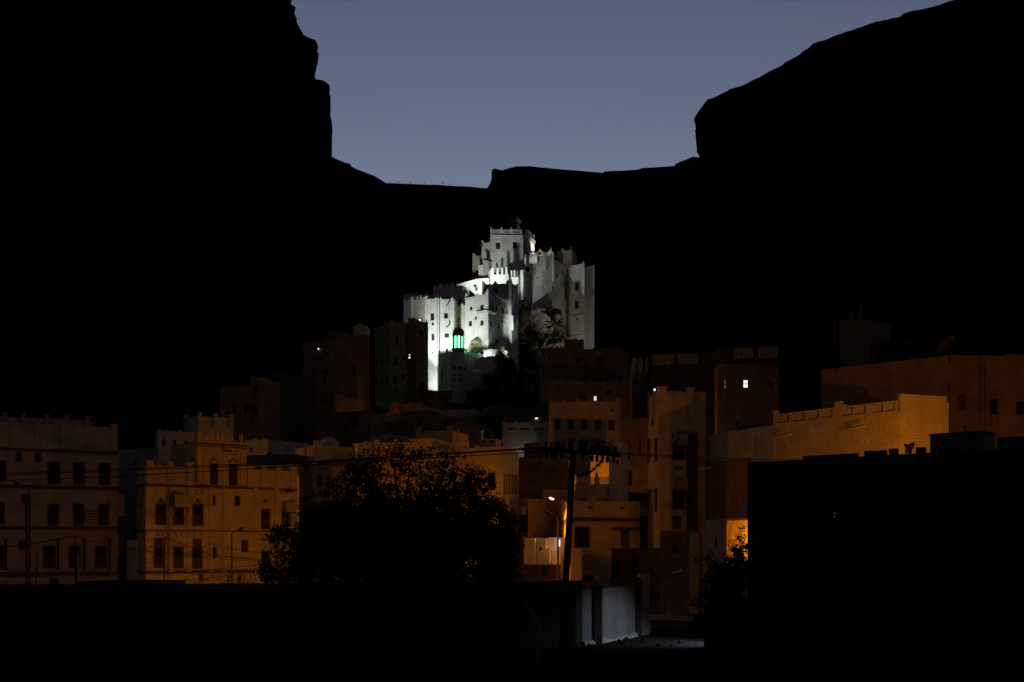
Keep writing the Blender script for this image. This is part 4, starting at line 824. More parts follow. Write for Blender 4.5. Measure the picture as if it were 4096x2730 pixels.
for a, c in ((2068,2115),(2147,2195)):
    e = b.e[0]; u0, z1, Y = e.at(a, 1730); u1, _, _ = e.at(c, 1730); z0 = ZZ(1786, Y)
    lattice(b.sub, e, u0, u1, z0, z1, M['grey'], .13, 'lattice_screen', -.12, -.03); mb = MB()
    for (p, q, r, s_) in ((u0-.12,u0,z0,z1+.12),(u1,u1+.12,z0,z1+.12),(u0,u1,z1+.06,z1+.16)): wbox(mb, e, p, q, r, s_, -.18, -.003)
    mb.build('screen_frame', M['pale'], b.sub)
b = house('house', 'dark olive house with one tiny white lamp, above the lattice screen house', 'house', [(1928,182),(2016,172),(2196,172)], 1608, M['olive'], idx=1, par={'h':.6,'m':[(0,2000,10,4,1)]}, wins=[(1,2080,1640,10,18,'void'),(1,2140,1640,10,18,'void')])
wl = thing('wall_lamp', 'tiny white lamp bar on the dark olive house above the lattice screens', 'wall lamp', b.e[1].p(*b.e[1].at(2146, 1675)[:2])); e = b.e[1]; u, z, Y = e.at(2146, 1675)
mb = MB(); wbox(mb, e, u-.3, u+.3, z+.08, z+.16, -.3, -.003); mb.build('bracket', M['metal'], wl); mb = MB(); wbox(mb, e, u-.17, u+.17, z-.03, z+.05, -.28, -.12); mb.build('bulb', E_['white'], wl)
b = house('house', 'tall dark red wall house with frayed roof edge between ochre houses', 'house', [(2520,168),(2527,158),(2592,158)], 1440, M['redmud'], idx=1, par={'h':.6,'m':[(1,2536,4,8,2),(1,2560,5,14,2),(1,2584,4,18,2)]}, wins=[(1,2546,1640,5,34,'void'),(1,2570,1600,6,10,'void'),(1,2546,1700,5,24,'void')])
mb = MB(); e = b.e[1]
for k in range(16):
    u = e.L*random.random(); mb.tube([e.p(u, b.z1+.2, -.1), e.p(u+random.uniform(-.2,.2), b.z1-random.uniform(.5,1.5), -.25), e.p(u+random.uniform(-.2,.2), b.z1-random.uniform(1.6,2.6), -.2)], [.10,.16,.05], 5)
mb.build('hanging_matting', M['pale'], b.sub)
b = house('house', 'dark red house with three tall parapet posts right of the five window house', 'house', [(2478,146),(2592,144)], 1680, M['redmud'], depth=6, par={'h':2.2,'m':[(0,2484,6,78,1),(0,2505,5,76,1),(0,2524,4,74,1)]}, wins=[(0,2514,1800,10,80,'void'),(0,2487,1850,8,80,'void'),(0,2517,1915,22,60,'void'),(0,2560,1780,7,60,'void')])
# corner house with window boxes
b = house('house', 'corner house with window boxes and tall dark shaft, right of the red wall houses', 'house', [(2592,105),(2636,100),(2822,101.5)], 1566, M['cream'], idx=1, roof_h=2.2, back=[(2822,110),(2610,110)], trim=.08,
  wins=[(1,2716,1803,46,68,'void'),(1,2716,1999,48,70,'void'),(1,2707,2090,28,44,'block'),(0,2595,1805,9,86,'void'),(0,2625,1800,9,88,'void'),(0,2596,2005,9,86,'void'),(0,2625,2000,9,88,'void'),(0,2612,1683,6,32,'void')],
  par={'h':2.0,'m':[(0,2596,3,14,1),(0,2616,3,14,1),(1,2650,17,12,1),(1,2760,15,12,1)],'proud':True})
b.latt(1, 2670, 2744, 1568, 1582, M['cream'], .14, -.08, -.01); b.latt(1, 2776, 2818, 1570, 1584, M['cream'], .14, -.08, -.01)
b.ac(1, 2724, 1760, 40, 46, .6); b.ac(1, 2720, 1940, 46, 44, .6)
e = b.e[1]; u, z, Y = e.at(2714, 1738); mb = MB(); mb.tube([e.p(u+a, z+c, -.05) for a, c in ((-.6,-.4),(-.6,0),(-.3,.05),(-.15,.3),(0,.4),(.15,.3),(.3,.05),(.6,0),(.6,-.4))], .04, 4); mb.build('window_crest', M['trim'], b.sub)
mb = MB(); u0, _, _ = e.at(2746, 0); u1, _, _ = e.at(2777, 0); wbox(mb, e, u0, u1, ZZ(2330, 100), ZZ(1735, 100), -.7, -.003); wbox(mb, e, u0-.06, u1+.06, ZZ(1735,100), ZZ(1731,100), -.76, -.003); mb.build('drain_shaft', M['dark'], b.sub)
mb = MB(); u, z, Y = e.at(2712, 1873); wbox(mb, e, u-.4, u+.4, z-.14, z+.14, -.05, -.003); mb.build('wall_panel', M['trim'], b.sub)
wl = thing('wall_lamp', 'small white lamp on the left parapet post of the corner house', 'wall lamp', b.e[1].p(*b.e[1].at(2638, 1562)[:2])); u, z, Y = b.e[0].at(2632, 1560)
mb = MB(); mb.lathe(b.e[0].p(u, z, -.3), [(.02,-.08),(.05,-.05),(.06,.02),(.05,.06),(.02,.08)], 10); mb.build('bulb', E_['white'], wl)
mb = MB(); mb.tube([b.e[0].p(u, z+.15, -.02), b.e[0].p(u, z+.2, -.3)], .03, 5); mb.build('bracket', M['metal'], wl)
b = house('house', 'grey annexe with thin pilasters above a dark red wall, left of the orange compound', 'house', [(2772,104),(3096,93)], 1752, M['grey'], depth=6, idx=0, roof_h=.8, wins=[(0,x,1990,15,50,'void') for x in (2813,2865,2913,2968)], par={'h':.7,'m':[(0,2782,9,18,1)]})
b.pil(0, [2850,2902,2960,3020], .1, 1760, 1840, .07, M['pale']); e = b.e[0]
mb = MB(); u0, _, _ = e.at(2778, 0); u1, _, _ = e.at(3000, 0); wbox(mb, e, u0, u1, b.z0, ZZ(1852, 101), -.16, -.003); mb.build('red_render', M['redmud'], b.sub)
Block(b.t, 'roof_ledge', [(2952,108),(3096,106)], 1706, M['bluec'], depth=4, par={'h':.4}, roof_h=.4)
# rear right dark houses
b = house('house', 'dark lit-window house, one bright white window under a latticed balcony', 'house', [(2858,134),(2870,130),(3118,130)], 1455, M['brown'], idx=1, back=[(3118,140),(2858,140)], roof_h=.4, rec=.2, wins=[(1,2983,1536,22,34,'lit'),(1,2901,1538,6,34,'dim'),(1,3082,1542,16,30,'void'),(1,2950,1700,12,20,'void')], par={'h':.3})
e = b.e[1]
Block(b.t, 'balcony', [(2856,131),(3120,129)], 1395, M['dark'], depth=6, base=ZZ(1452,130), roof_h=1.4, par={'h':.15}, wins=[])
mb = MB(); q = Edge(PX(2856,131), PX(3120,129))
for a, c in ((2938,3010),(3037,3108)):
    u0 = plan_hit(q.a, q.b, a)[0]; u1 = plan_hit(q.a, q.b, c)[0]; lattice(b.sub, q, u0, u1, ZZ(1436,130), ZZ(1398,130), M['conc'], .16, 'balcony_lattice', -.12, -.02)
    mb = MB()
    for k in range(5): x = u0+(u1-u0)*k/4; wbox(mb, q, x-.05, x+.05, ZZ(1437,130), ZZ(1397,130), -.2, -.125)
    mb.build('balcony_post', M['pale'], b.sub)
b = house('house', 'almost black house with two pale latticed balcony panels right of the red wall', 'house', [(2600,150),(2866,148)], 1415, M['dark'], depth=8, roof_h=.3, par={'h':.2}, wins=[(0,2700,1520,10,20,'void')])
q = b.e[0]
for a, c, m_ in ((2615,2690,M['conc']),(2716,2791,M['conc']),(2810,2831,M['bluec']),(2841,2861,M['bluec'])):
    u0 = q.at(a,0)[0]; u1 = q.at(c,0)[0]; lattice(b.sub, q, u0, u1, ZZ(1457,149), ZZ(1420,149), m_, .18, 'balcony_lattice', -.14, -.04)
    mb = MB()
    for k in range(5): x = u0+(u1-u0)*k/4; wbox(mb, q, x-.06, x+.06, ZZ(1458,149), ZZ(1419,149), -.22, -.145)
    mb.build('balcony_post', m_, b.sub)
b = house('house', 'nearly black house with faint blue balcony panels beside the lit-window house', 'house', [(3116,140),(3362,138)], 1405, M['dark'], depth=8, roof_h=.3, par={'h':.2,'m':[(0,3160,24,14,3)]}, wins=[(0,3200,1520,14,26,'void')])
q = b.e[0]
for a, c in ((3142,3228),(3258,3348)):
    lattice(b.sub, q, q.at(a,0)[0], q.at(c,0)[0], ZZ(1444,139), ZZ(1408,139), M['bluec'], .2, 'balcony_lattice', -.14, -.04)
b = house('house', 'ruined brown mud tower with a jagged stepped top far right', 'house', [(3356,150),(3452,147)], 1292, M['mud'], depth=6, par={'h':.6,'m':[(0,3372,10,14,3),(0,3400,16,40,5),(0,3440,12,56,6)]}, wins=[(0,3420,1350,8,20,'void')])
b = house('house', 'black house with faint door frames and a big roof dish far right', 'house', [(3480,112),(3745,110)], 1372, M['dark'], depth=7, par={'h':.5}, wins=[(0,3530,1410,40,70,'void'),(0,3615,1410,40,70,'void'),(0,3700,1405,30,60,'void')])
# orange compound and the red house over it
b = house('house', 'long orange lit block wall house with niches along its parapet', 'house', [(3093,83),(3602,75),(3800,76.5)], 1601, M['block'], idx=1, roof_h=1.0, back=[(3800,90),(3200,92)], wins=[(0,3257,1652,8,20,'void'),(0,3453,1631,7,17,'void')],
  par={'h':.75,'m':[(0,3099,9,14,1),(0,3351,15,22,1),(0,3362,22,8,1),(0,3597,7,25,1),(1,3700,120,25,1)]})
e = b.e[0]
for (px, w_) in ((3135,48),(3195,52),(3325-70,46),(3310,44),(3390,46),(3440,48),(3510,48),(3560,40)):
    u, z, Y = e.at(px, 0); z = b.z1-.62; mb = MB(); hw = w_*Y/F/2; wbox(mb, e, u-hw, u+hw, z-.04, z+.02, -.05, -.003); wbox(mb, e, u+hw-.03, u+hw+.02, z+.02, z+.5, -.05, -.003); mb.build('niche_moulding', M['trim'], b.sub)
for (e_, px, py, L_) in ((b.e[0],3155,1746,.0),(b.e[0],3445,1716,.0)):
    u, z, Y = e_.at(px, py); tl = thing('tube_lamp', 'unlit tube lamp on an arm at the %s of the orange block wall' % ('left part' if px < 3300 else 'middle'), 'lamp', e_.p(u, z), 'unlit tube lamps on house walls')
    mb = MB(); mb.tube([e_.p(u-.55, z-.05, 0), e_.p(u-.5, z, -.5)], .035, 5); mb.build('arm', M['metal'], tl)
    mb = MB(); mb.tube([e_.p(u-.5, z-.03, -.5), e_.p(u+.65, z+.07, -.62)], .055, 8); mb.build('tube', M['tube'], tl)
    mb = MB(); a = e_.p(u-.55, z+.04, -.5); c = e_.p(u+.7, z+.14, -.62); d = (c-a); mb.box(a, d, e_.N()*.14, (0,0,.05)); mb.build('reflector', M['rust'], tl)
b = house('house', 'tall dim orange-red house rising behind the orange block wall at the right edge', 'house', [(3285,97.6),(3805,90),(4200,91)], 1420, M['mud'], idx=1, roof_h=.9, back=[(4200,104),(3400,106)], wins=[(1,3848,1611,31,64,'block'),(1,3977,1628,34,64,'void'),(1,4083,1634,36,54,'void'),(1,3768+40,1551,6,8,'void')],
  par={'h':.7,'m':[(0,3298,14,0,1),(1,4060,36,7,1)]})
b.e[1]; e = b.e[1]
for x in (3965,3990): u, z, Y = e.at(x, 1660); mb = MB(); wbox(mb, e, u-.04, u+.04, ZZ(1702,90), z, -.03, -.003); mb.build('stain_streak', M['trim'], b.sub)
mb = MB(); u, z, Y = e.at(3922, 1420); mb.tube([e.p(u, z, -.06), e.p(u-.1, ZZ(1700,90), -.06)], .03, 5); u, z, Y = e.at(3935, 1430); mb.tube([e.p(u, z, -.05), e.p(u+.1, ZZ(1720,90), -.05)], .025, 5); mb.build('wall_cable', M['cable'], b.sub)
def dish(name, label, c, r, aim, group=None, m='dish'):
    t = thing(name, label, 'satellite dish', c, group); a = Vector(aim).normalized(); c = Vector(c); o = c+Vector((0,0,r*1.05)); mb = MB()
    pr = [(.01, -.18*r)]+[(r*k/8, -.18*r+.3*r*(k/8)**2*.9) for k in range(1, 9)]
    mb.lathe(o, pr, 28, axis=a); mb.lathe(o-a*.02, [(q, z) for q, z in reversed(pr)], 28, axis=a); mb.build('reflector', M[m], t)
    mb = MB(); f = o+a*r*.75
    for k in range(3):
        d = a.orthogonal().normalized(); d = Matrix.Rotation(2*math.pi*k/3, 3, a) @ d; mb.tube([o+d*r*.9+a*.08*r, f], .02, 4)
    mb.lathe(f, [(.01,-.1),(.07,-.08),(.07,.08),(.01,.1)], 8, axis=a); mb.build('feed_arm', M['metal'], t)
    mb = MB(); mb.tube([c+Vector((0,0,-.05)), o-a*.2*r], .05, 6); mb.build('mount', M['metal'], t); return t
dish('satellite_dish', 'large pale satellite dish on the tall red house roof at right', P(3785,1432,93), 1.0, (-.5,.45,.7), m='tank')
# ================================================================== centre right, by the lit street lamp
b = house('house', 'dark brown brick house with low parapet left of the utility pole', 'house', [(2074,129),(2276,128)], 1890, M['mud'], depth=7, wins=[(0,2120,1925,6,10,'void'),(0,2222,1925,6,10,'void'),(0,2130,1899,5,7,'void')], par={'h':.6,'m':[(0,2082,10,-6,1),(0,2160,10,6,1),(0,2248,18,5,1)]})
Block(b.t, 'upper_storey', [(2076,133),(2276,132)], 1830, M['redmud'], depth=6, par={'h':.5}, wins=[(0,2165,1856,12,10,'void')])
Block(b.t, 'roof_tank_room', [(2096,138),(2182,137)], 1775, M['redmud'], depth=4, par={'h':.3,'m':[(0,2140,40,3,3)]}, roof_h=.3)
b = house('house', 'tan rendered house with one small square window left of the lit lamp', 'house', [(2110,121),(2274,120)], 2002, M['cream'], depth=6, wins=[(0,2153,2068,16,26,'void')], par={'h':.3}, roof_h=.3)
Block(b.t, 'upper_room', [(2172,121.6),(2274,121)], 1960, M['cream'], depth=5, par={'h':.3}, roof_h=.3, base=ZZ(2012,121))
lw = house('house', 'dark recess house with a pale roof box between tan house and ribbed house', 'house', [(2072,112),(2112,111)], 1996, M['redmud'], depth=4, wins=[(0,2093,2090,34,80,'void')], par={'h':.3})
lw.ac(0, 2094, 2044, 29, 34, .5, False, M['rust'])
b = house('house', 'low white lit courtyard house with a bright lattice screen under the tan house', 'house', [(2096,107),(2240,105)], 2153, M['grey'], depth=4, wins=[(0,2162,2196,12,14,'void')], par={'h':.2}, roof_h=.2)
e = b.e[0]
for x in (2141, 2201): u, z, Y = e.at(x, 2153); mb = MB(); wbox(mb, e, u-.04, u+.04, ZZ(2252,106), z, -.12, -.003); mb.build('pilaster', M['white'], b.sub)
u0 = e.at(2202,0)[0]; u1 = e.at(2240,0)[0]; lattice(b.sub, e, u0, u1, ZZ(2204,105.4), ZZ(2153,105.4), M['white'], .10, 'lattice_screen', -.12, -.04)
mb = MB(); wbox(mb, e, e.at(2183,0)[0], u0-.05, ZZ(2195,105.5), ZZ(2156,105.5), -.08, -.003); mb.build('wall_panel', M['white'], b.sub)
house('wall', 'low dark red yard wall below the white lit courtyard house', 'wall', [(2050,102.4),(2240,101.6)], 2258, M['redmud'], depth=.4, par={'h':.12}, roof_h=.12, wins=[(0,2180,2290,24,30,'block')])
b = house('house', 'street house with balustrade parapet lit gold on its left side beside the lamp', 'house', [(2243,112),(2281,103),(2560,105)], 2004, M['cream'], idx=1, roof_h=1.6, back=[(2560,114),(2262,116)], trim=.06,
  wins=[(1,2329,2150,58,82,'void'),(1,2360,2028,12,11,'void'),(1,2488,2030,10,10,'void'),(1,2500,2155,30,70,'block'),(0,2257,2020,8,40,'void'),(0,2268,2016,8,40,'void'),(0,2259,2205,4,64,'void')], par={'h':.5,'m':[(1,2289,9,2,1),(1,2545,12,2,1)]}, cornice=[(2073,.12,.14),(2078,.2,.06),(2084,.08,.10)])
e = b.e[1]
for (px, hh, m_) in ((2325,15,'w'),(2340,15,'w'),(2418,15,'w'),(2430,15,'w')):
    u, z, Y = e.at(px, 2004); mb = MB(); mb.lathe(e.p(u, b.z1, .15), [(.12,0),(.15,.1),(.08,.22),(.10,.3),(.02,.33)], 10); mb.build('baluster', M['trim'], b.sub)
u, z, Y = e.at(2372, 2004); mb = MB(); mb.lathe(e.p(u, b.z1, .15), [(.2,0),(.24,.05),(.26,.22),(.36,.3),(.36,.36),(.02,.36)], 14); mb.build('urn', M['cream'], b.sub)
e = b.e[0]; u, z, Y = e.at(2250, 2000); mb = MB(); mb.lathe(e.p(u, b.z1, .15), [(.10,0),(.12,.12),(.2,.25),(.2,.3),(.02,.3)], 12); mb.build('urn', M['cream'], b.sub)
mb = MB()
for k in range(7):                                       # service bracket with insulators on the lit side
    a = e.p(.3, ZZ(2112+7.5*k, 110), -.02); c = e.p(.2, ZZ(2106+7.5*k, 110), -.45); mb.tube([a, c], .03, 4); mb.lathe(c, [(.01,-.06),(.06,-.03),(.06,.05),(.01,.08)], 8)
mb.build('cable_bracket', M['pale'], b.sub)
b.pil(0, [2247,2262,2275], .16, 2006, 2072, .1); 
mb = MB(); e = b.e[1]; u, z, Y = e.at(2500, 2115); wbox(mb, e, u-1.3, u+1.3, z-.12, z+.12, -.9, -.003); mb.build('awning', M['dark'], b.sub)
b = house('house', 'pale blue-grey terrace with lattice rail and one pinnacle above the street house', 'house', [(2300,126),(2474,125)], 1938, M['grey'], depth=6, roof_h=1.2, par={'h':.3})
e = b.e[0]
for a, c in ((2306,2372),(2396,2436)): lattice(b.sub, e, e.at(a,0)[0], e.at(c,0)[0], ZZ(1936,125.5), ZZ(1912,125.5), M['grey'], .11)
u, z, Y = e.at(2386, 1938); mb = MB(); mb.lathe(e.p(u, z, .2), [(.3,-.2),(.28,.6),(.34,.7),(.25,.8),(.16,1.0),(.18,1.1),(.02,1.4)], 10); mb.build('pinnacle', M['grey'], b.sub)
b = Block(b.t, 'stair_tower', [(2436,125),(2476,124.6)], 1769, M['grey'], depth=4, wins=[(0,2470,1850,8,20,'void')], par={'h':.3}, roof_h=.3)
house('house', 'narrow orange lit wall strip with drain cables behind the pinnacle terrace', 'house', [(2362,138),(2440,138)], 1822, M['yellow'], depth=4, par={'h':.3}, roof_h=.3)
b = house('house', 'tan brick yard house with orange left face behind the leaning pole', 'house', [(2281,99),(2327,95),(2446,96)], 2195, M['cream'], idx=1, back=[(2446,101),(2285,101)], par={'h':.3}, roof_h=.3, wins=[(1,2350,2318,60,30,'void')])
house('house', 'dark green sheet metal shed beside the tan yard house', 'house', [(2446,96.5),(2656,97)], 2194, M['dark'], depth=4, par={'h':.2}, roof_h=.2, wins=[(0,2540,2250,30,60,'void')])
b = house('house', 'tall plain red-brown wall house above the dim street corner', 'house', [(2640,80),(2800,79)], 2124, M['redmud'], depth=6, par={'h':.3}, roof_h=.3, wins=[(0,2700,2200,20,30,'block')])
e = b.e[0]; mb = MB(); wbox(mb, e, e.L-.75, e.L-.02, b.z0, b.z1-.2, -.03, -.003); mb.build('tan_render', M['yellow'], b.sub)
u, z, Y = e.at(2713, 2290); tl = thing('tube_lamp', 'unlit tube lamp on a long arm on the red-brown street wall', 'lamp', e.p(u, z), 'unlit tube lamps on house walls')
mb = MB(); mb.tube([e.p(u-1.6, z-.55, 0), e.p(u-.25, z-.05, -.6)], .04, 5); mb.build('arm', M['metal'], tl); mb = MB(); mb.tube([e.p(u-.3, z-.08, -.6), e.p(u+.4, z+.16, -.7)], .06, 8); mb.build('tube', M['tube'], tl)
b = house('house', 'grey wall house with stacked cable brackets left of the bright orange wall', 'house', [(2820,74),(2910,73)], 2080, M['grey'], depth=4, par={'h':.2}, roof_h=.2, wins=[(0,2863,2170,8,40,'void')])
b = house('house', 'small bright orange wall house with half a dish on its roof', 'house', [(2906,66),(3060,64)], 2077, M['yellow'], depth=4, par={'h':.2}, roof_h=.2, idx=0, wins=[(0,2984,2187,12,26,'block')], cornice=[(2080,.12,.08)])
dish('satellite_dish', 'orange lit satellite dish on the small bright wall house', P(3003,2081,66.5), .55, (-.2,-.9,.35))
u, z, Y = (0,0,0); e = Edge(PX(2772,100.6), PX(3000,100.0))
tl = thing('tube_lamp', 'unlit tube lamp under the grey pilaster annexe', 'lamp', P(2820,1873,98.5), 'unlit tube lamps on house walls')
mb = MB(); mb.tube([P(2795,1878,99), P(2825,1871,98.4), P(2848,1868,98.3)], .03, 5); mb.build('arm', M['metal'], tl); mb = MB(); mb.tube([P(2795,1879,98.4), P(2848,1870,98.3)], .06, 8); mb.build('tube', M['tube'], tl)
# ================================================================== foreground
def wall_run(name, label, cat, pts, z0, z1, th, m, coping=None, group=None):
    t = thing(name, label, cat, (pts[0][0], pts[0][1], z0), group); mb = MB(); cb = MB()
    P2 = [Vector(p) for p in pts]
    nr = []
    for i, p in enumerate(P2):
        a = P2[max(i-1, 0)]; c = P2[min(i+1, len(P2)-1)]; d = (c-a).normalized(); nr.append(Vector((-d.y, d.x)))
    def sweep(mb, o0, o1, za, zb):
        n = len(P2); i0 = len(mb.v)
        for p, q in zip(P2, nr):
            for (o, z) in ((o0,za),(o0,zb),(o1,zb),(o1,za)): v = p+q*o; mb.v.append(Vector((v.x, v.y, z)))
        for i in range(n-1):
            for k in range(4): a = i0+i*4+k; b = i0+i*4+(k+1)%4; mb.f.append((a, b, b+4, a+4))
        mb.f.append((i0,i0+1,i0+2,i0+3)); e = i0+(n-1)*4; mb.f.append((e+3,e+2,e+1,e))
    sweep(mb, 0, th, z0, z1); mb.build('wall', m, t)
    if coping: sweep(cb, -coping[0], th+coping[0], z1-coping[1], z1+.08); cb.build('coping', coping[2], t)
    return t
curve = [PX(x, Y) for x, Y in ((-500,51.5),(300,52),(1100,53.5),(1700,55),(2060,56.5),(2240,57.6),(2330,58.6),(2402,60),(2450,61.3),(2500,62.8),(2540,64.2),(2570,65.6),(2588,67),(2596,69),(2590,72))]
fine = []
for a, c in zip(curve, curve[1:]):
    n = max(1, int((c-a).length/.8)); fine += [a.lerp(c, k/n) for k in range(n)]
fine.append(curve[-1])
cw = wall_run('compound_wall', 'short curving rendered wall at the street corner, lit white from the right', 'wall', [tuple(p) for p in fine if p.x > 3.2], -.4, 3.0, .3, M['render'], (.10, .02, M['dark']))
cd = wall_run('compound_wall', 'long unlit dark compound wall crossing the lower left of the picture', 'wall', [tuple(p) for p in fine if p.x <= 3.9], -.4, 3.0, .3, M['dark'], (.10, .02, M['dark']))  # same wall in a darker material: its unlit shade is put into the colour
ce = wall_run('wall_shade_band', 'dark band painted as shade along the top of the curving compound wall', 'wall', [tuple(p) for p in fine], 3.084, 3.42, .3, M['dark'])  # dark colour paints in the shade above the lamp's reach
for (px, Y, w_, m_) in ((2280,58.0,.42,M['dark']),(2387,59.6,.42,M['dark']),(2551,64.5,.30,M['dark']),(2574,65.7,.55,M['conc'])):
    q = PX(px, Y); mb = MB(); mb.cbox((q.x, q.y-.02, 1.5 if m_ is M['dark'] else 1.75), w_, .5, 3.2 if m_ is M['dark'] else 3.7, .3); mb.build('wall_pier', m_, cw)
mb = MB(); ff = [p for p in fine if p.x > 3.2]                       # rough footing along the wall
for i in range(len(ff)-1):
    d = ff[i+1]-ff[i]; n_ = Vector((d.y, -d.x)).normalized()
    for k in range(3):
        a = ff[i]+d*(k/3); c = ff[i]+d*((k+1)/3); q = [.14+.07*noise.noise(Vector((i*.9+k*.3+t, 2.2, 0))) for t in (0,.3)]; h = [.30+.14*noise.noise(Vector((i*.7+(k+t)*.4, 5, 1))) for t in (0, 1)]
        A = [Vector((p.x+n_.x*o, p.y+n_.y*o, z)) for (p, o, z) in ((a,.01,h[0]),(c,.01,h[1]),(c,q[1],h[1]*.8),(a,q[0],h[0]*.8),(c,q[1]+.12,-.2),(a,q[0]+.12,-.2))]
        mb.quad(A[0],A[1],A[2],A[3]); mb.quad(A[3],A[2],A[4],A[5])
mb.build('footing', M['conc'], cw)
b = house('shed', 'low black shed roof in front of the left grey house', 'shed', [(303,64),(600,63)], 2326, M['dark'], depth=4, par={'h':.1}, roof_h=.1, wins=[(0,400,2345,20,10,'void')])
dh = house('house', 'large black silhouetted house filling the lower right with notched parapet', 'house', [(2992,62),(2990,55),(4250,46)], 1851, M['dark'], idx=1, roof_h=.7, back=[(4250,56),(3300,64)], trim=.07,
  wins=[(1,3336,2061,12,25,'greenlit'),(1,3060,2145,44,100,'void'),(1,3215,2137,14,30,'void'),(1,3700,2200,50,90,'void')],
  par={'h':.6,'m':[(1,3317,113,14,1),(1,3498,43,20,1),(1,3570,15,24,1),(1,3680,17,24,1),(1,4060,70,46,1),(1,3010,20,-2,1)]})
tk = thing('water_tank', 'square dark roof tank on the black house at right', 'water tank', P(3850,1815,51.5)); mb = MB(); c = P(3850,1783,51.5); mb.cbox(c, 2.35, 1.6, .95, -.7); mb.build('tank_body', M['tank'], tk)
mb = MB(); mb.cbox(c+Vector((0,0,.5)), 2.45, 1.7, .07, -.7); mb.build('lid', M['tank'], tk)
mb = MB()
for sx_, sy_ in ((-.9,-.6),(.9,-.6),(.9,.6),(-.9,.6)): mb.cbox(c+Vector((sx_*.7+sy_*.6, -sx_*.6+sy_*.7, -.7)), .12, .12, .5)
mb.build('stand', M['metal'], tk)
tk = thing('water_tank', 'round dark barrel tank left of the square roof tank', 'water tank', P(3754,1822,51.0)); c = P(3754,1822,51.0); mb = MB(); mb.lathe(c, [(.02,0),(.27,0),(.29,.08),(.27,.16),(.29,.28),(.27,.4),(.25,.5),(.1,.55),(.02,.55)], 20); mb.build('tank_body', M['tank'], tk)
dish('satellite_dish', 'small tilted dish on the black house parapet left of the tanks', P(3640,1822,50.6), .30, (-.9,-.25,.55))
mb = MB(); pp = thing('vent_pipe', 'bent pale vent pipe above the square roof tank', 'pipe', P(3862,1752,58)); mb.tube([P(3864,1752,58), P(3864,1716,58), P(3860,1708,58), P(3852,1706,58)], .07, 8); mb.build('pipe', M['rust'], pp)
an = thing('antenna_mast', 'thin tall mast rising left of the square roof tank', 'antenna', P(3797,1760,60)); mb = MB(); mb.tube([P(3797,1830,60), P(3798,1525,60)], [.04,.02], 6); mb.build('mast', M['metal'], an)
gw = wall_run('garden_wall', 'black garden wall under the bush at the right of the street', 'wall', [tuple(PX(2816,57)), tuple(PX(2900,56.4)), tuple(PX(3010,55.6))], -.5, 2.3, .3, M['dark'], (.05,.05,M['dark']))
kb = MB(); a = PX(2580,77); c = PX(2800,76); mb = MB(); mb.box((a.x, a.y, -.2), (c.x-a.x, c.y-a.y, 0), (0,.4,0), (0,0,.75)); k_ = mb.build('kerb', M['pale']); structure(k_)
bp_ = thing('fence_post', 'pale bent angle post in front of the dark compound wall', 'post', P(2152,2660,50)); mb = MB(); mb.tube([P(2150,2680,50), P(2158,2502,50), P(2155,2495,50), P(2100,2415,50)], .05, 6); mb.build('post', M['rust'], bp_)
fc = thing('wire_fence', 'low wire mesh fence at the end of the dim street', 'fence', (*PX(2690, 76.6), .3)); mb = MB(); pm_ = MB(); e = Edge(PX(2590,77.4), PX(2795,76.6))
for k in range(24): mb.tube([e.p(e.L*k/23, .5), e.p(e.L*k/23, 1.55)], .012, 4)
for k in range(6): mb.tube([e.p(0, .6+.18*k), e.p(e.L, .6+.18*k)], .012, 4)
mb.build('mesh', M['rust'], fc)
for k in range(4): pm_ = MB(); pm_.tube([e.p(e.L*k/3, .2), e.p(e.L*k/3, 1.6)], .04, 6); pm_.build('post', M['metal'], fc)
for i in range(55):                        # stones along the wall foot and street edge
    p = fine[int(len(fine)*(.64+.34*random.random()))] if i < 35 else Vector((random.uniform(5,12), random.uniform(52,66)))
    p = Vector((p.x+random.uniform(-.3,1.0), p.y-random.uniform(.5,1.3))) if i < 35 else p
    if i == 0: stones = []
    stones.append((p.x, p.y, random.uniform(.05,.16)))
mb = MB()
for (x, y, r) in stones:
    n0 = len(mb.v); bm = bmesh.new(); bmesh.ops.create_icosphere(bm, subdivisions=1, radius=r)
    for v in bm.verts: mb.v.append(Vector((x, y, gz(x,y)+.1))+v.co*(1+.5*noise.noise(v.co*9+Vector((x,y,0)))))
    for f_ in bm.faces: mb.f.append(tuple(n0+v.index for v in f_.verts))
    bm.free()
o = mb.build('rubble', M['street']); o['kind'] = 'stuff'
# ------------------------------------------------------------------ poles
def pole(name, label, cat, base, top, r0, r1, m=None, group=None):
    t = thing(name, label, cat, base, group); mb = MB(); mb.tube([base, top], [r0, r1], 12); mb.build('pole', m or M['polewood'], t); return t
pb = P(2240, 2760, 36.5); pt = P(2293, 1800, 36.5)
up = pole('utility_pole', 'big leaning black utility pole carrying a long crossarm of insulators', 'utility pole', pb, pt, .115, .10)
def X(px, py, Y=36.3): return P(px, py, Y)
for (a, c) in ((X(2150,1799,36.1), X(2482,1821,36.1)), (X(2150,1799,36.95), X(2482,1821,36.95))):
    mb = MB(); d = c-a; mb.box(a-Vector((0,.06,.06)), d, (0,.12,0), (0,0,.13)); mb.build('crossarm', M['polewood'], up)
INS = [(2185,-1),(2205,-1),(2222,1),(2246,1),(2330,1),(2368,1),(2388,1),(2410,1),(2430,1),(2455,1)]
def insulator(c, up_=1, big=False):
    mb = MB(); s_ = 1.2 if big else .8
    mb.lathe(c, [(.02,0),(.03*s_,.02*up_)]+[q for k in range(4) for q in ((.10*s_-.008*k, (.05+.045*k)*up_*s_),(.05*s_, (.075+.045*k)*up_*s_))]+[(.05*s_,.25*up_*s_),(.02,.28*up_*s_)], 12)
    return mb.build('insulator', M['metal'], up)
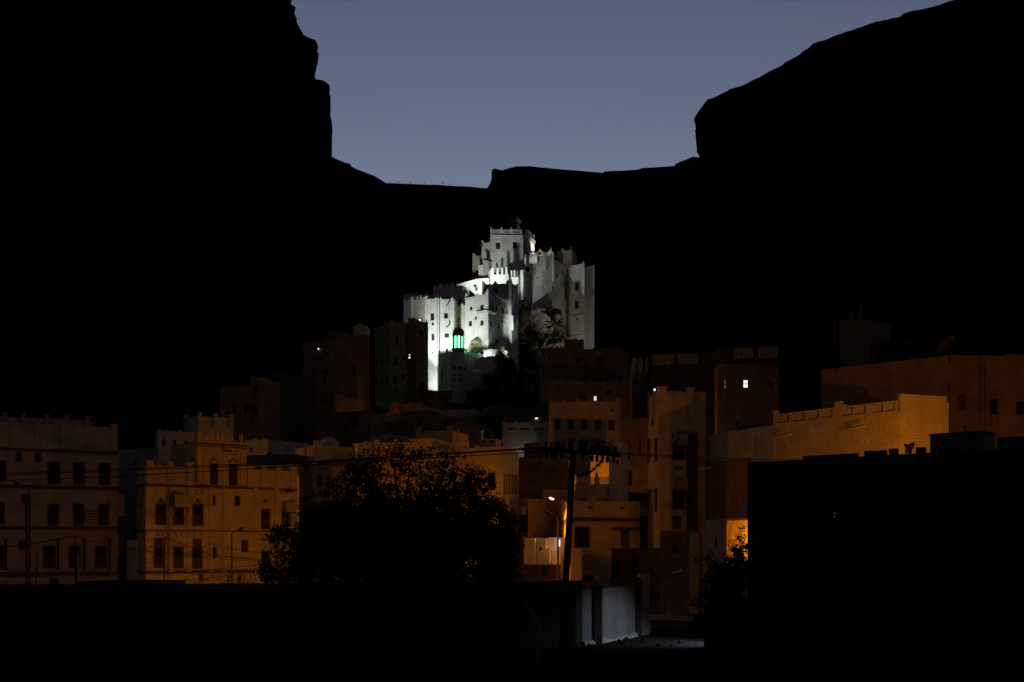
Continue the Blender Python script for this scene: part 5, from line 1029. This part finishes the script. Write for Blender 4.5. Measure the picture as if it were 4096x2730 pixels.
for px, s_ in INS:
    y_ = 1799+(px-2150)/332*22
    insulator(X(px, y_-6, 36.1), 1); insulator(X(px, y_+7, 36.1), -1)
    if s_ > 0: insulator(X(px+8, y_-6, 36.95), 1)
mb = MB(); c = X(2331, 1806, 36.5); mb.lathe(c, [(.02,0),(.10,.02)]+[q for k in range(6) for q in ((.17, .05+.05*k),(.09, .075+.05*k))]+[(.08,.36),(.02,.38)], 12); mb.build('surge_arrester', M['metal'], up)
for pts in ([(2200,1782),(2220,1768),(2270,1761),(2330,1763),(2395,1761),(2420,1766)], [(2330,1766),(2370,1772),(2400,1770),(2440,1775),(2458,1800)], [(2400,1765),(2425,1772),(2450,1782),(2462,1806)]):
    mb = MB(); mb.tube([X(*p) for p in pts], .018, 5); mb.build('jumper_wire', M['cable'], up)
mb = MB(); mb.tube([X(2306,1905), X(2365,1888), X(2412,1842)], .03, 6)
for p in ((2375,1878),(2392,1862),(2405,1848)): mb.tube([X(p[0]-8,p[1]-4), X(p[0]+8,p[1]+3)], .03, 5)
mb.build('brace', M['metal'], up)
mb = MB(); mb.tube([X(2300,1850), X(2240,1812)], .03, 6); mb.build('brace', M['metal'], up)
def cable(label, pts, r=.014, group='overhead cables', sag=0.0):
    P_ = [Vector(p) for p in pts]; out = []
    for a, c in zip(P_, P_[1:]):
        n = 14
        for k in range(n):
            t = k/n; q = a.lerp(c, t); q.z -= sag*4*t*(1-t); out.append(q)
    out.append(P_[-1]); mb = MB(); mb.tube(out, r, 5); o = mb.build('power_cable', M['cable']); tag(o, label, 'cable', group); return o
CG = 'overhead cables'
cable('top black overhead cable from the leaning pole leftward past both big houses', [P(-250,1905,44), P(470,1877,41), P(1240,1847,39), X(2185,1790,36.1)], .016)
cable('middle black overhead cable from the leaning pole leftward past both big houses', [P(-250,1913,44), P(470,1884,41), P(1240,1853,39), X(2205,1792,36.1)], .016)
cable('lowest black overhead cable from the leaning pole leftward past both big houses', [P(-250,1932,44.2), P(470,1907,41), P(1240,1862,39), X(2222,1804,36.1)], .016)
cable('upper right overhead cable from the leaning pole to the black house', [X(2455,1810,36.1), P(2780,1832,40), P(3100,1840,45), P(3400,1842,49.5)], .014)
cable('lower right overhead cable from the leaning pole to the black house', [X(2430,1812,36.1), P(2780,1842,40), P(3100,1848,45), P(3380,1850,49.6)], .014)
# service poles and cables in front of the left houses
s1 = pole('service_pole', 'dark service pole with a box, in front of the grey house lower middle window', 'service pole', P(306,2400,74), P(302,2138,74), .10, .07)
mb = MB(); mb.cbox(P(317,2210,73.9), .28, .3, .35); mb.build('junction_box', M['metal'], s1); mb = MB(); mb.tube([P(312,2380,73.9), P(311,2215,73.9)], .09, 8); mb.build('conduit', M['metal'], s1)
s2 = pole('service_pole', 'thin service post left of the boxed pole at the grey house', 'service pole', P(143,2390,74), P(150,2216,74), .05, .04)
s3 = pole('service_pole', 'short thin service post right of the boxed pole at the grey house', 'service pole', P(376,2380,74), P(377,2272,74), .045, .035)
s4 = pole('service_pole', 'thin black service pole against the ochre house left windows', 'service pole', P(653,2380,76), P(661,2146,76), .07, .05)
p1 = P(302,2143,74); p4 = P(661,2150,76)
for lab, pts, sg in (
  ('cable from the boxed service pole to the left frame edge', [P(-120,2205,73), p1], .1),
  ('twin cable from the boxed service pole to the left frame edge', [P(-120,2196,73), p1+Vector((0,.1,-.05))], .15),
  ('cable from the boxed service pole to the thin pole by the ochre house', [p1, P(470,2182,75), P(575,2198,76), p4], .12),
  ('cable falling from the thin ochre house pole toward the ochre wall', [p4, P(790,2196,78), P(860,2222,80), P(1130,2250,83)], .05),
  ('upper long cable across the ochre house ground floor', [P(480,2186,75), P(700,2212,78), P(900,2226,80), P(1150,2243,84)], .06),
  ('middle long cable across the ochre house ground floor', [P(480,2190,75), P(700,2220,78), P(900,2236,80), P(1150,2251,84)], .06),
  ('cable rising across the ochre house to its wall bracket', [P(560,2256,77), P(700,2232,79), P(843,2174,84)], .05),
  ('cable from the ochre wall bracket toward the big tree', [P(843,2174,84), P(960,2202,84), P(1130,2216,84)], .05),
  ('low slack cable across the grey house ground floor', [P(-60,2266,73), P(130,2292,73), P(300,2295,74), P(470,2262,76)], .05),
  ('lowest slack cable across the foot of the grey house', [P(-60,2300,73), P(150,2308,73), P(330,2290,74), P(480,2230,76)], .05),
  ('low cable across the foot of the ochre house', [P(620,2300,77), P(900,2274,79), P(1100,2246,82)], .05)):
    cable(lab, pts, .02, 'service cables by the left houses', sg)
def street_lamp(label, base, head, H=None, lit=None, power=0, col=ORANGE, group='street lamps', curve=True, wall=False, target=None, angle=150, size=.18, m=None):
    base = Vector(base); head = Vector(head); t = thing('street_lamp', label, 'street lamp', base, group)
    top = Vector((base.x, base.y, H if H else head.z-.4)); m = m or M['metal']
    if not wall: mb = MB(); mb.tube([base, top], [.09, .06], 10); mb.build('pole', m, t)
    d = head-top; hd = Vector((d.x, d.y, 0)); mb = MB()
    mb.tube([top, top+hd*.25+Vector((0,0,d.z*.55)), top+hd*.6+Vector((0,0,d.z*.9)), head], [.04,.035,.03,.03], 8); mb.build('arm', m, t)
    dv = Vector((d.x, d.y, d.z*.6)); dn = dv.normalized() if dv.length > .01 else Vector((-1,0,.3))
    sd = dn.cross(Vector((0,0,1))).normalized(); un = sd.cross(dn)
    mb = MB(); L_ = .75; st = [(0,.05,.05),(.15,.10,.09),(.55,.13,.10),(.75,.07,.05)]
    ring = []
    for (x_, w_, h_) in st:
        c = head+dn*x_
        ring.append([c+sd*math.cos(q*math.pi/6)*w_+un*max(-.2,math.sin(q*math.pi/6))*h_ for q in range(12)])
    i0 = len(mb.v)
    for r_ in ring: mb.v += r_
    for k in range(len(ring)-1):
        for q in range(12): a = i0+k*12+q; c_ = i0+k*12+(q+1)%12; mb.f.append((a, c_, c_+12, a+12))
    mb.f.append(tuple(range(i0, i0+12))); mb.f.append(tuple(range(i0+36, i0+48))); mb.build('lamp_head', m, t)
    mb = MB(); c = head+dn*.36-un*.05
    for (sc, ss) in ((1,0),):
        n0 = len(mb.v); bm = bmesh.new(); bmesh.ops.create_uvsphere(bm, u_segments=14, v_segments=8, radius=1)
        for v in bm.verts: mb.v.append(c+dn*v.co.x*.30+sd*v.co.y*.10+un*v.co.z*.09)
        for f_ in bm.faces: mb.f.append(tuple(n0+v.index for v in f_.verts))
        bm.free()
    mb.build('lens', (E_['sodium'] if wall else E_['sodium2']) if lit else M['glass'], t, smooth=True)
    if lit:
        if target is not None: light(t, 'SPOT', c-un*.2, power, col, target, angle, .5, size)
        else: light(t, 'POINT', c-un*.25, power, col, size=size)
    return t
# the lit lamp by the pole, and lamps hidden behind the tree and the black house; unseen fill lamps added among the houses
street_lamp('glowing orange street lamp on the corner of the street house', P(2242,2030,107.4), P(2217,1997,106.8), H=ZZ(2012,107.4), lit=True, power=LP['corner'], wall=True, target=P(2264,2250,105.0), angle=110)
street_lamp('unlit grey street lamp on a slim pole left of the leaning pole', P(2232,2345,80), P(2204,2056,79.6), H=ZZ(2078,80), m=M['rust'])
street_lamp('unlit dark street lamp on a pole in front of the grey house', P(120,2380,74), P(92,1948,73.6), H=ZZ(1972,74))
street_lamp('unlit short arm street lamp against the middle of the ochre house', P(927,2370,77), P(945,2126,76.8), H=ZZ(2140,77))
for (lab, base, head, key, tgt, ang) in (
  ('street lamp behind the big tree lighting the ochre house', (1350,2350,79), (1332,2180,78.5), 'ochre', None, 0),
  ('street lamp behind the big tree lighting the houses above it', (1640,2280,105), (1622,2090,104.5), 'upper', None, 0),
  ('street lamp behind the black house lighting the block wall', (3700,2200,68), (3672,1890,67.5), 'block', None, 0),
  ('street lamp behind the black house lighting the small orange wall', (3120,2420,63.6), (3098,2180,63.4), 'small', P(2965,2120,66), 88),
  ('unseen fill lamp added behind the five window house to light the brown flats', (2465,1900,177), (2455,1668,176.5), 'flats', None, 0),  # added amber fill, no such source seen, for the flats
  ('unseen fill lamp added behind the painted parapet house to light the green house foot', (1600,1850,186), (1590,1700,185.5), 'mid', None, 0),  # extra unseen lamp to lift the green house and red walls
  ('unseen fill lamp added behind the ochre gable to light the dim tan tower house', (860,1950,112), (850,1800,111.5), 'gable', None, 0),  # added out of sight to brighten the tan tower house
  ('unseen fill lamp added behind the black recess house to light the long dark house', (1410,1800,181), (1400,1690,180.5), 'long', None, 0),  # extra hidden lamp put in to lift the long dark house
  ('unseen fill lamp added behind the corner house to light the lit-window house', (2800,1900,116), (2790,1660,115.5), 'rear', None, 0),  # unseen fill added for the lit-window house front
  ('unseen fill lamp added behind the black house to light the corner house', (3075,2250,80), (3050,2050,79.5), 'tower', P(2730,1830,100), 85),  # added because no other lamp reaches the corner house front
  ('street lamp beyond the right frame edge lighting the tall red house', (4400,2100,58), (4350,1640,57.6), 'red', P(3850,1480,91), 90),
  ('street lamp behind the stair tower lighting the narrow orange strip', (2462,2050,132), (2455,1905,131.5), 'strip', None, 0),
  ):
    street_lamp(lab, P(*base), P(*head), lit=True, power=LP[key], group='lit orange street lamps', target=tgt, angle=ang)
wl = thing('wall_lamp', 'unseen amber fill lamp added behind the dark compound wall at left', 'wall lamp', P(640,2400,70)); mb = MB(); mb.tube([P(640,2500,70), P(640,2398,70)], .05, 8); mb.build('post', M['metal'], wl); mb = MB(); mb.lathe(P(640,2392,70), [(.02,-.14),(.12,-.1),(.14,.05),(.2,.12),(.02,.16)], 12); mb.build('lens', M['glass'], wl)
light(wl, 'POINT', P(640,2390,70.4), LP['yard'], AMBER, size=.15)  # unseen fill light added to warm and lift the left grey house
wl = thing('wall_lamp', 'amber lane lamp behind the dark red yard wall lighting the street house side', 'wall lamp', P(2212,2360,103.6)); mb = MB(); mb.tube([P(2212,2420,103.6), P(2212,2338,103.6)], .05, 8); mb.build('post', M['metal'], wl); mb = MB(); mb.lathe(P(2212,2334,103.6), [(.02,-.1),(.1,-.06),(.12,.05),(.16,.1),(.02,.13)], 12); mb.build('lens', M['glass'], wl)
light(wl, 'SPOT', P(2212,2328,103.6), LP['lane'], ORANGE, P(2275,2150,102.5), 150, .8, .12)
wl = thing('wall_lamp', 'white lamp on an arm behind the garden wall lighting the street corner', 'wall lamp', Vector((11.1,59.0,2.3))); mb = MB(); mb.tube([(11.2,56.6,2.0),(11.2,57.6,2.7),(11.1,59.0,2.65)], .03, 6); mb.build('bracket', M['metal'], wl)
mb = MB(); mb.lathe((11.1,59.0,2.4), [(.02,.2),(.1,.15),(.14,0),(.02,0)], 12); mb.build('shade', M['metal'], wl)
light(wl, 'SPOT', (11.1,59.0,2.35), LP['street'], BLUEW, (8.4,59.8,.0), 105, .7, .12)
wl = thing('wall_lamp', 'white tube lamp on the lit corner beside the lattice screen', 'wall lamp', P(2237,2190,104.8)); mb = MB(); mb.tube([P(2238,2160,104.8), P(2238,2186,104.8)], .03, 8); mb.build('tube', E_['white'], wl)
mb = MB(); mb.box(P(2236,2190,104.9), (.10,0,0), (0,.06,0), (0,0,.85)); mb.build('fitting', M['rust'], wl)
light(wl, 'POINT', P(2236,2172,104.0), LP['court'], BLUEW, size=.1)
wl = thing('wall_lamp', 'white lamp under the lattice screens of the grey house', 'wall lamp', P(2090,1802,158.4)); mb = MB(); mb.tube([P(2088,1806,158.9), P(2090,1803,158.5)], .04, 6); mb.build('bracket', M['metal'], wl); mb = MB(); mb.lathe(P(2090,1803,158.4), [(.02,-.1),(.1,-.05),(.1,.05),(.02,.1)], 10); mb.build('bulb', M['glass'], wl)
light(wl, 'POINT', P(2090,1808,157.6), LP['screen'], WARMW, size=.1)
# ------------------------------------------------------------------ floodlights of the fortress and palace
def flood(label, pos, tgt, power, col, angle, foot=.5, size=.25, face=True):
    pos = Vector(pos); t = thing('floodlight', label, 'floodlight', pos-Vector((0,0,foot)), 'floodlights of the fortress'); a = (Vector(tgt)-pos).normalized()
    sd = a.cross(Vector((0,0,1))).normalized(); un = sd.cross(a)
    mb = MB(); mb.box(pos-sd*.3-un*.22-a*.3, sd*.6, un*.44, a*.24); mb.build('housing', M['metal'], t)
    mb = MB(); mb.box(pos-sd*.26-un*.18-a*.058, sd*.52, un*.36, a*.03); mb.build('lens', E_['flood'], t)
    mb = MB(); mb.tube([pos-Vector((0,0,foot))-sd*.34, pos-a*.18-sd*.34, ], .03, 5); mb.tube([pos-Vector((0,0,foot))+sd*.34, pos-a*.18+sd*.34], .03, 5); mb.tube([pos-Vector((0,0,foot))-sd*.36, pos-Vector((0,0,foot))+sd*.36], .04, 5); mb.build('yoke', M['metal'], t)
    light(t, 'SPOT', pos+a*.03, power, col, tgt, angle, .6, size); return t
for (lab, pos, tgt, key, col, ang, ft) in FLOODS:
    flood(lab, P(*pos), P(*tgt), LP[key], col, ang, ft)
# ------------------------------------------------------------------ trees
def leafball(mb, c, r, n, size, rnd, shell=.5):
    for _ in range(n):
        d = Vector((rnd.gauss(0,1), rnd.gauss(0,1), rnd.gauss(0,1))).normalized(); k = (shell+(1-shell)*rnd.random())
        q = Vector((c.x+d.x*r[0]*k, c.y+d.y*r[1]*k, c.z+d.z*r[2]*k)); s_ = size*(.6+.8*rnd.random())
        a = Vector((rnd.uniform(-1,1), rnd.uniform(-1,1), rnd.uniform(-1,1))).normalized()*s_; b_ = a.orthogonal().normalized()
        b_ = (Matrix.Rotation(rnd.random()*6.28, 3, a) @ b_)*s_*.38
        mb.poly([q-a*.5, q-b_*.5, q+a*.5, q+b_*.5])
def crown(parent, name, ells, Y, m, rnd, leaf, clump_r, dens):
    mb = MB()
    for (px, py, rx, ry, n, sp) in ells:
        c = P(px, py, Y); R_ = (rx*Y/F, min(rx, ry*1.3)*Y/F, ry*Y/F)
        for _ in range(n):
            d = Vector((rnd.gauss(0,1), rnd.gauss(0,1), rnd.gauss(0,1))).normalized(); k = rnd.random()**(.33 if sp > .5 else .5)
            q = Vector((c.x+d.x*R_[0]*k, c.y+d.y*R_[1]*k, c.z+d.z*R_[2]*k)); cr = clump_r*(.5+rnd.random()*.9)
            leafball(mb, q, (cr, cr, cr*.8), int(dens*sp*(.5+rnd.random())), leaf, rnd, .1)
    return mb.build(name, m, parent)
rnd = random.Random(5)
base = P(1580, 2560, 63); base.z = gz(base.x, base.y)
tr = thing('tree', 'huge dark spreading tree in the middle with a thin twiggy top', 'tree', base)
crown(tr, 'crown', [(1580,2220,430,170,900,1.1),(1600,2100,340,110,400,1.1),(1350,2150,190,140,260,1),(1200,2190,120,110,70,.8),(1110,2150,40,40,16,.5),(1085,2295,55,45,26,.6),(1170,2300,100,60,50,.8),(1440,1980,150,120,110,.7),(1440,1880,90,90,46,.4),(1640,2000,220,110,130,.7),(1640,1850,170,90,90,.30),(1560,1815,110,60,36,.2),(1850,1990,150,120,120,.65),(1790,1850,90,60,34,.26),(1950,2120,120,140,220,.9),(2030,2190,50,110,50,.5),(1990,2290,90,60,80,.9),(1280,2040,100,70,44,.5)], 63, M['leaf'], rnd, .19, .55, 62)
mb = MB(); b0 = base
mb.tube([b0-Vector((0,0,.3)), b0+Vector((.1,0,1.2)), b0+Vector((.0,.1,2.4))], [.42,.34,.30], 10)
tips = [(1440,1850),(1300,2010),(1560,1790),(1640,1790),(1740,1830),(1830,1880),(1950,2040),(1180,2160),(1100,2280),(1380,1930),(1690,1900),(1520,1900),(2020,2170)]
for (px, py) in tips:
    e_ = P(px, py, 63+rnd.uniform(-1.5,1.5)); s_ = b0+Vector((0,0,2.2)); m1 = s_.lerp(e_, .45)+Vector((rnd.uniform(-.4,.4), rnd.uniform(-.4,.4), rnd.uniform(.2,.6)))
    mb.tube([s_, m1, m1.lerp(e_,.55)+Vector((rnd.uniform(-.2,.2),0,.15)), e_], [.17,.09,.05,.012], 6)
    for _ in range(7):
        a = m1.lerp(e_, rnd.random()); mb.tube([a, a+Vector((rnd.uniform(-.8,.8), rnd.uniform(-.5,.5), rnd.uniform(.1,.9)))], [.022,.006], 4)
mb.build('trunk', M['bark'], tr)
rnd = random.Random(9)
bb = P(2900, 2700, 54); bb.z = 0
bt = thing('shrub', 'ragged leafy bush overhanging the street beside the black house', 'shrub', bb)
crown(bt, 'foliage', [(2920,2420,90,160,170,1),(2870,2350,65,100,90,.8),(2945,2290,50,70,70,.8),(2950,2220,42,60,34,.5),(2960,2150,20,50,12,.3),(2820,2500,46,50,26,.6),(2800,2400,40,40,14,.35),(2790,2470,36,30,12,.4),(2840,2250,40,50,12,.3),(2905,2500,80,70,60,1),(2790,2240,30,24,6,.25)], 54, M['leaf'], rnd, .15, .32, 46)
mb = MB()
for (px, py) in ((2962,2105),(2935,2180),(2880,2200),(2830,2215),(2775,2235),(2770,2415),(2745,2412),(2800,2330),(2860,2260),(2790,2500)):
    e_ = P(px, py, 54+rnd.uniform(-.8,.8)); m1 = bb.lerp(e_, .6)+Vector((.5,0,.4)); mb.tube([bb, m1, e_], [.06,.03,.008], 5)
mb.build('stem', M['bark'], bt)
def shrub(label, ells, Y, m, leaf, seed, base_px, name='shrub', dens=40, cr=.5):
    r_ = random.Random(seed); b0 = P(base_px[0], base_px[1], Y); b0.z = gz(b0.x, b0.y); t = thing(name, label, 'shrub' if name == 'shrub' else 'tree', b0)
    crown(t, 'foliage' if name == 'shrub' else 'crown', ells, Y, m, r_, leaf, cr, dens); mb = MB()
    for (px, py, rx, ry, n, sp) in ells:
        for _ in range(3): e_ = P(px+r_.uniform(-.5,.5)*rx, py+r_.uniform(-.5,.5)*ry, Y); mb.tube([b0, b0.lerp(e_,.5)+Vector((0,0,.2)), e_], [.07,.04,.012], 5)
    mb.build('stem' if name == 'shrub' else 'trunk', M['bark'], t); return t
shrub('dry scrub along the foot of the ochre house', [(640,2330,70,20,26,.3),(760,2325,80,22,30,.3),(870,2315,70,26,26,.3),(950,2310,50,34,22,.25),(1000,2335,40,20,14,.3)], 72, M['leaf2'], .12, 3, (800,2420), dens=34, cr=.28)
shrub('black scrub at the far left in front of the grey house', [(20,2345,50,26,20,.5),(90,2352,50,18,14,.4)], 70, M['leaf2'], .12, 4, (40,2420), dens=40, cr=.28)
shrub('dense black tree on the slope right of the mosque below the crag', [(2022,1470,36,40,60,1),(1985,1530,55,50,60,1),(2050,1530,45,50,60,1),(2075,1580,50,40,40,.8),(1950,1590,80,40,50,.9),(2000,1435,22,20,14,.7)], 236, M['leaf'], .5, 6, (2030,1640), 'tree', dens=50, cr=1.0)
shrub('low dark trees on the slope between mosque and brown flats', [(2000,1600,90,30,40,.8),(2120,1610,60,30,30,.8)], 225, M['leaf'], .5, 7, (2060,1660), 'tree', dens=46, cr=1.0)
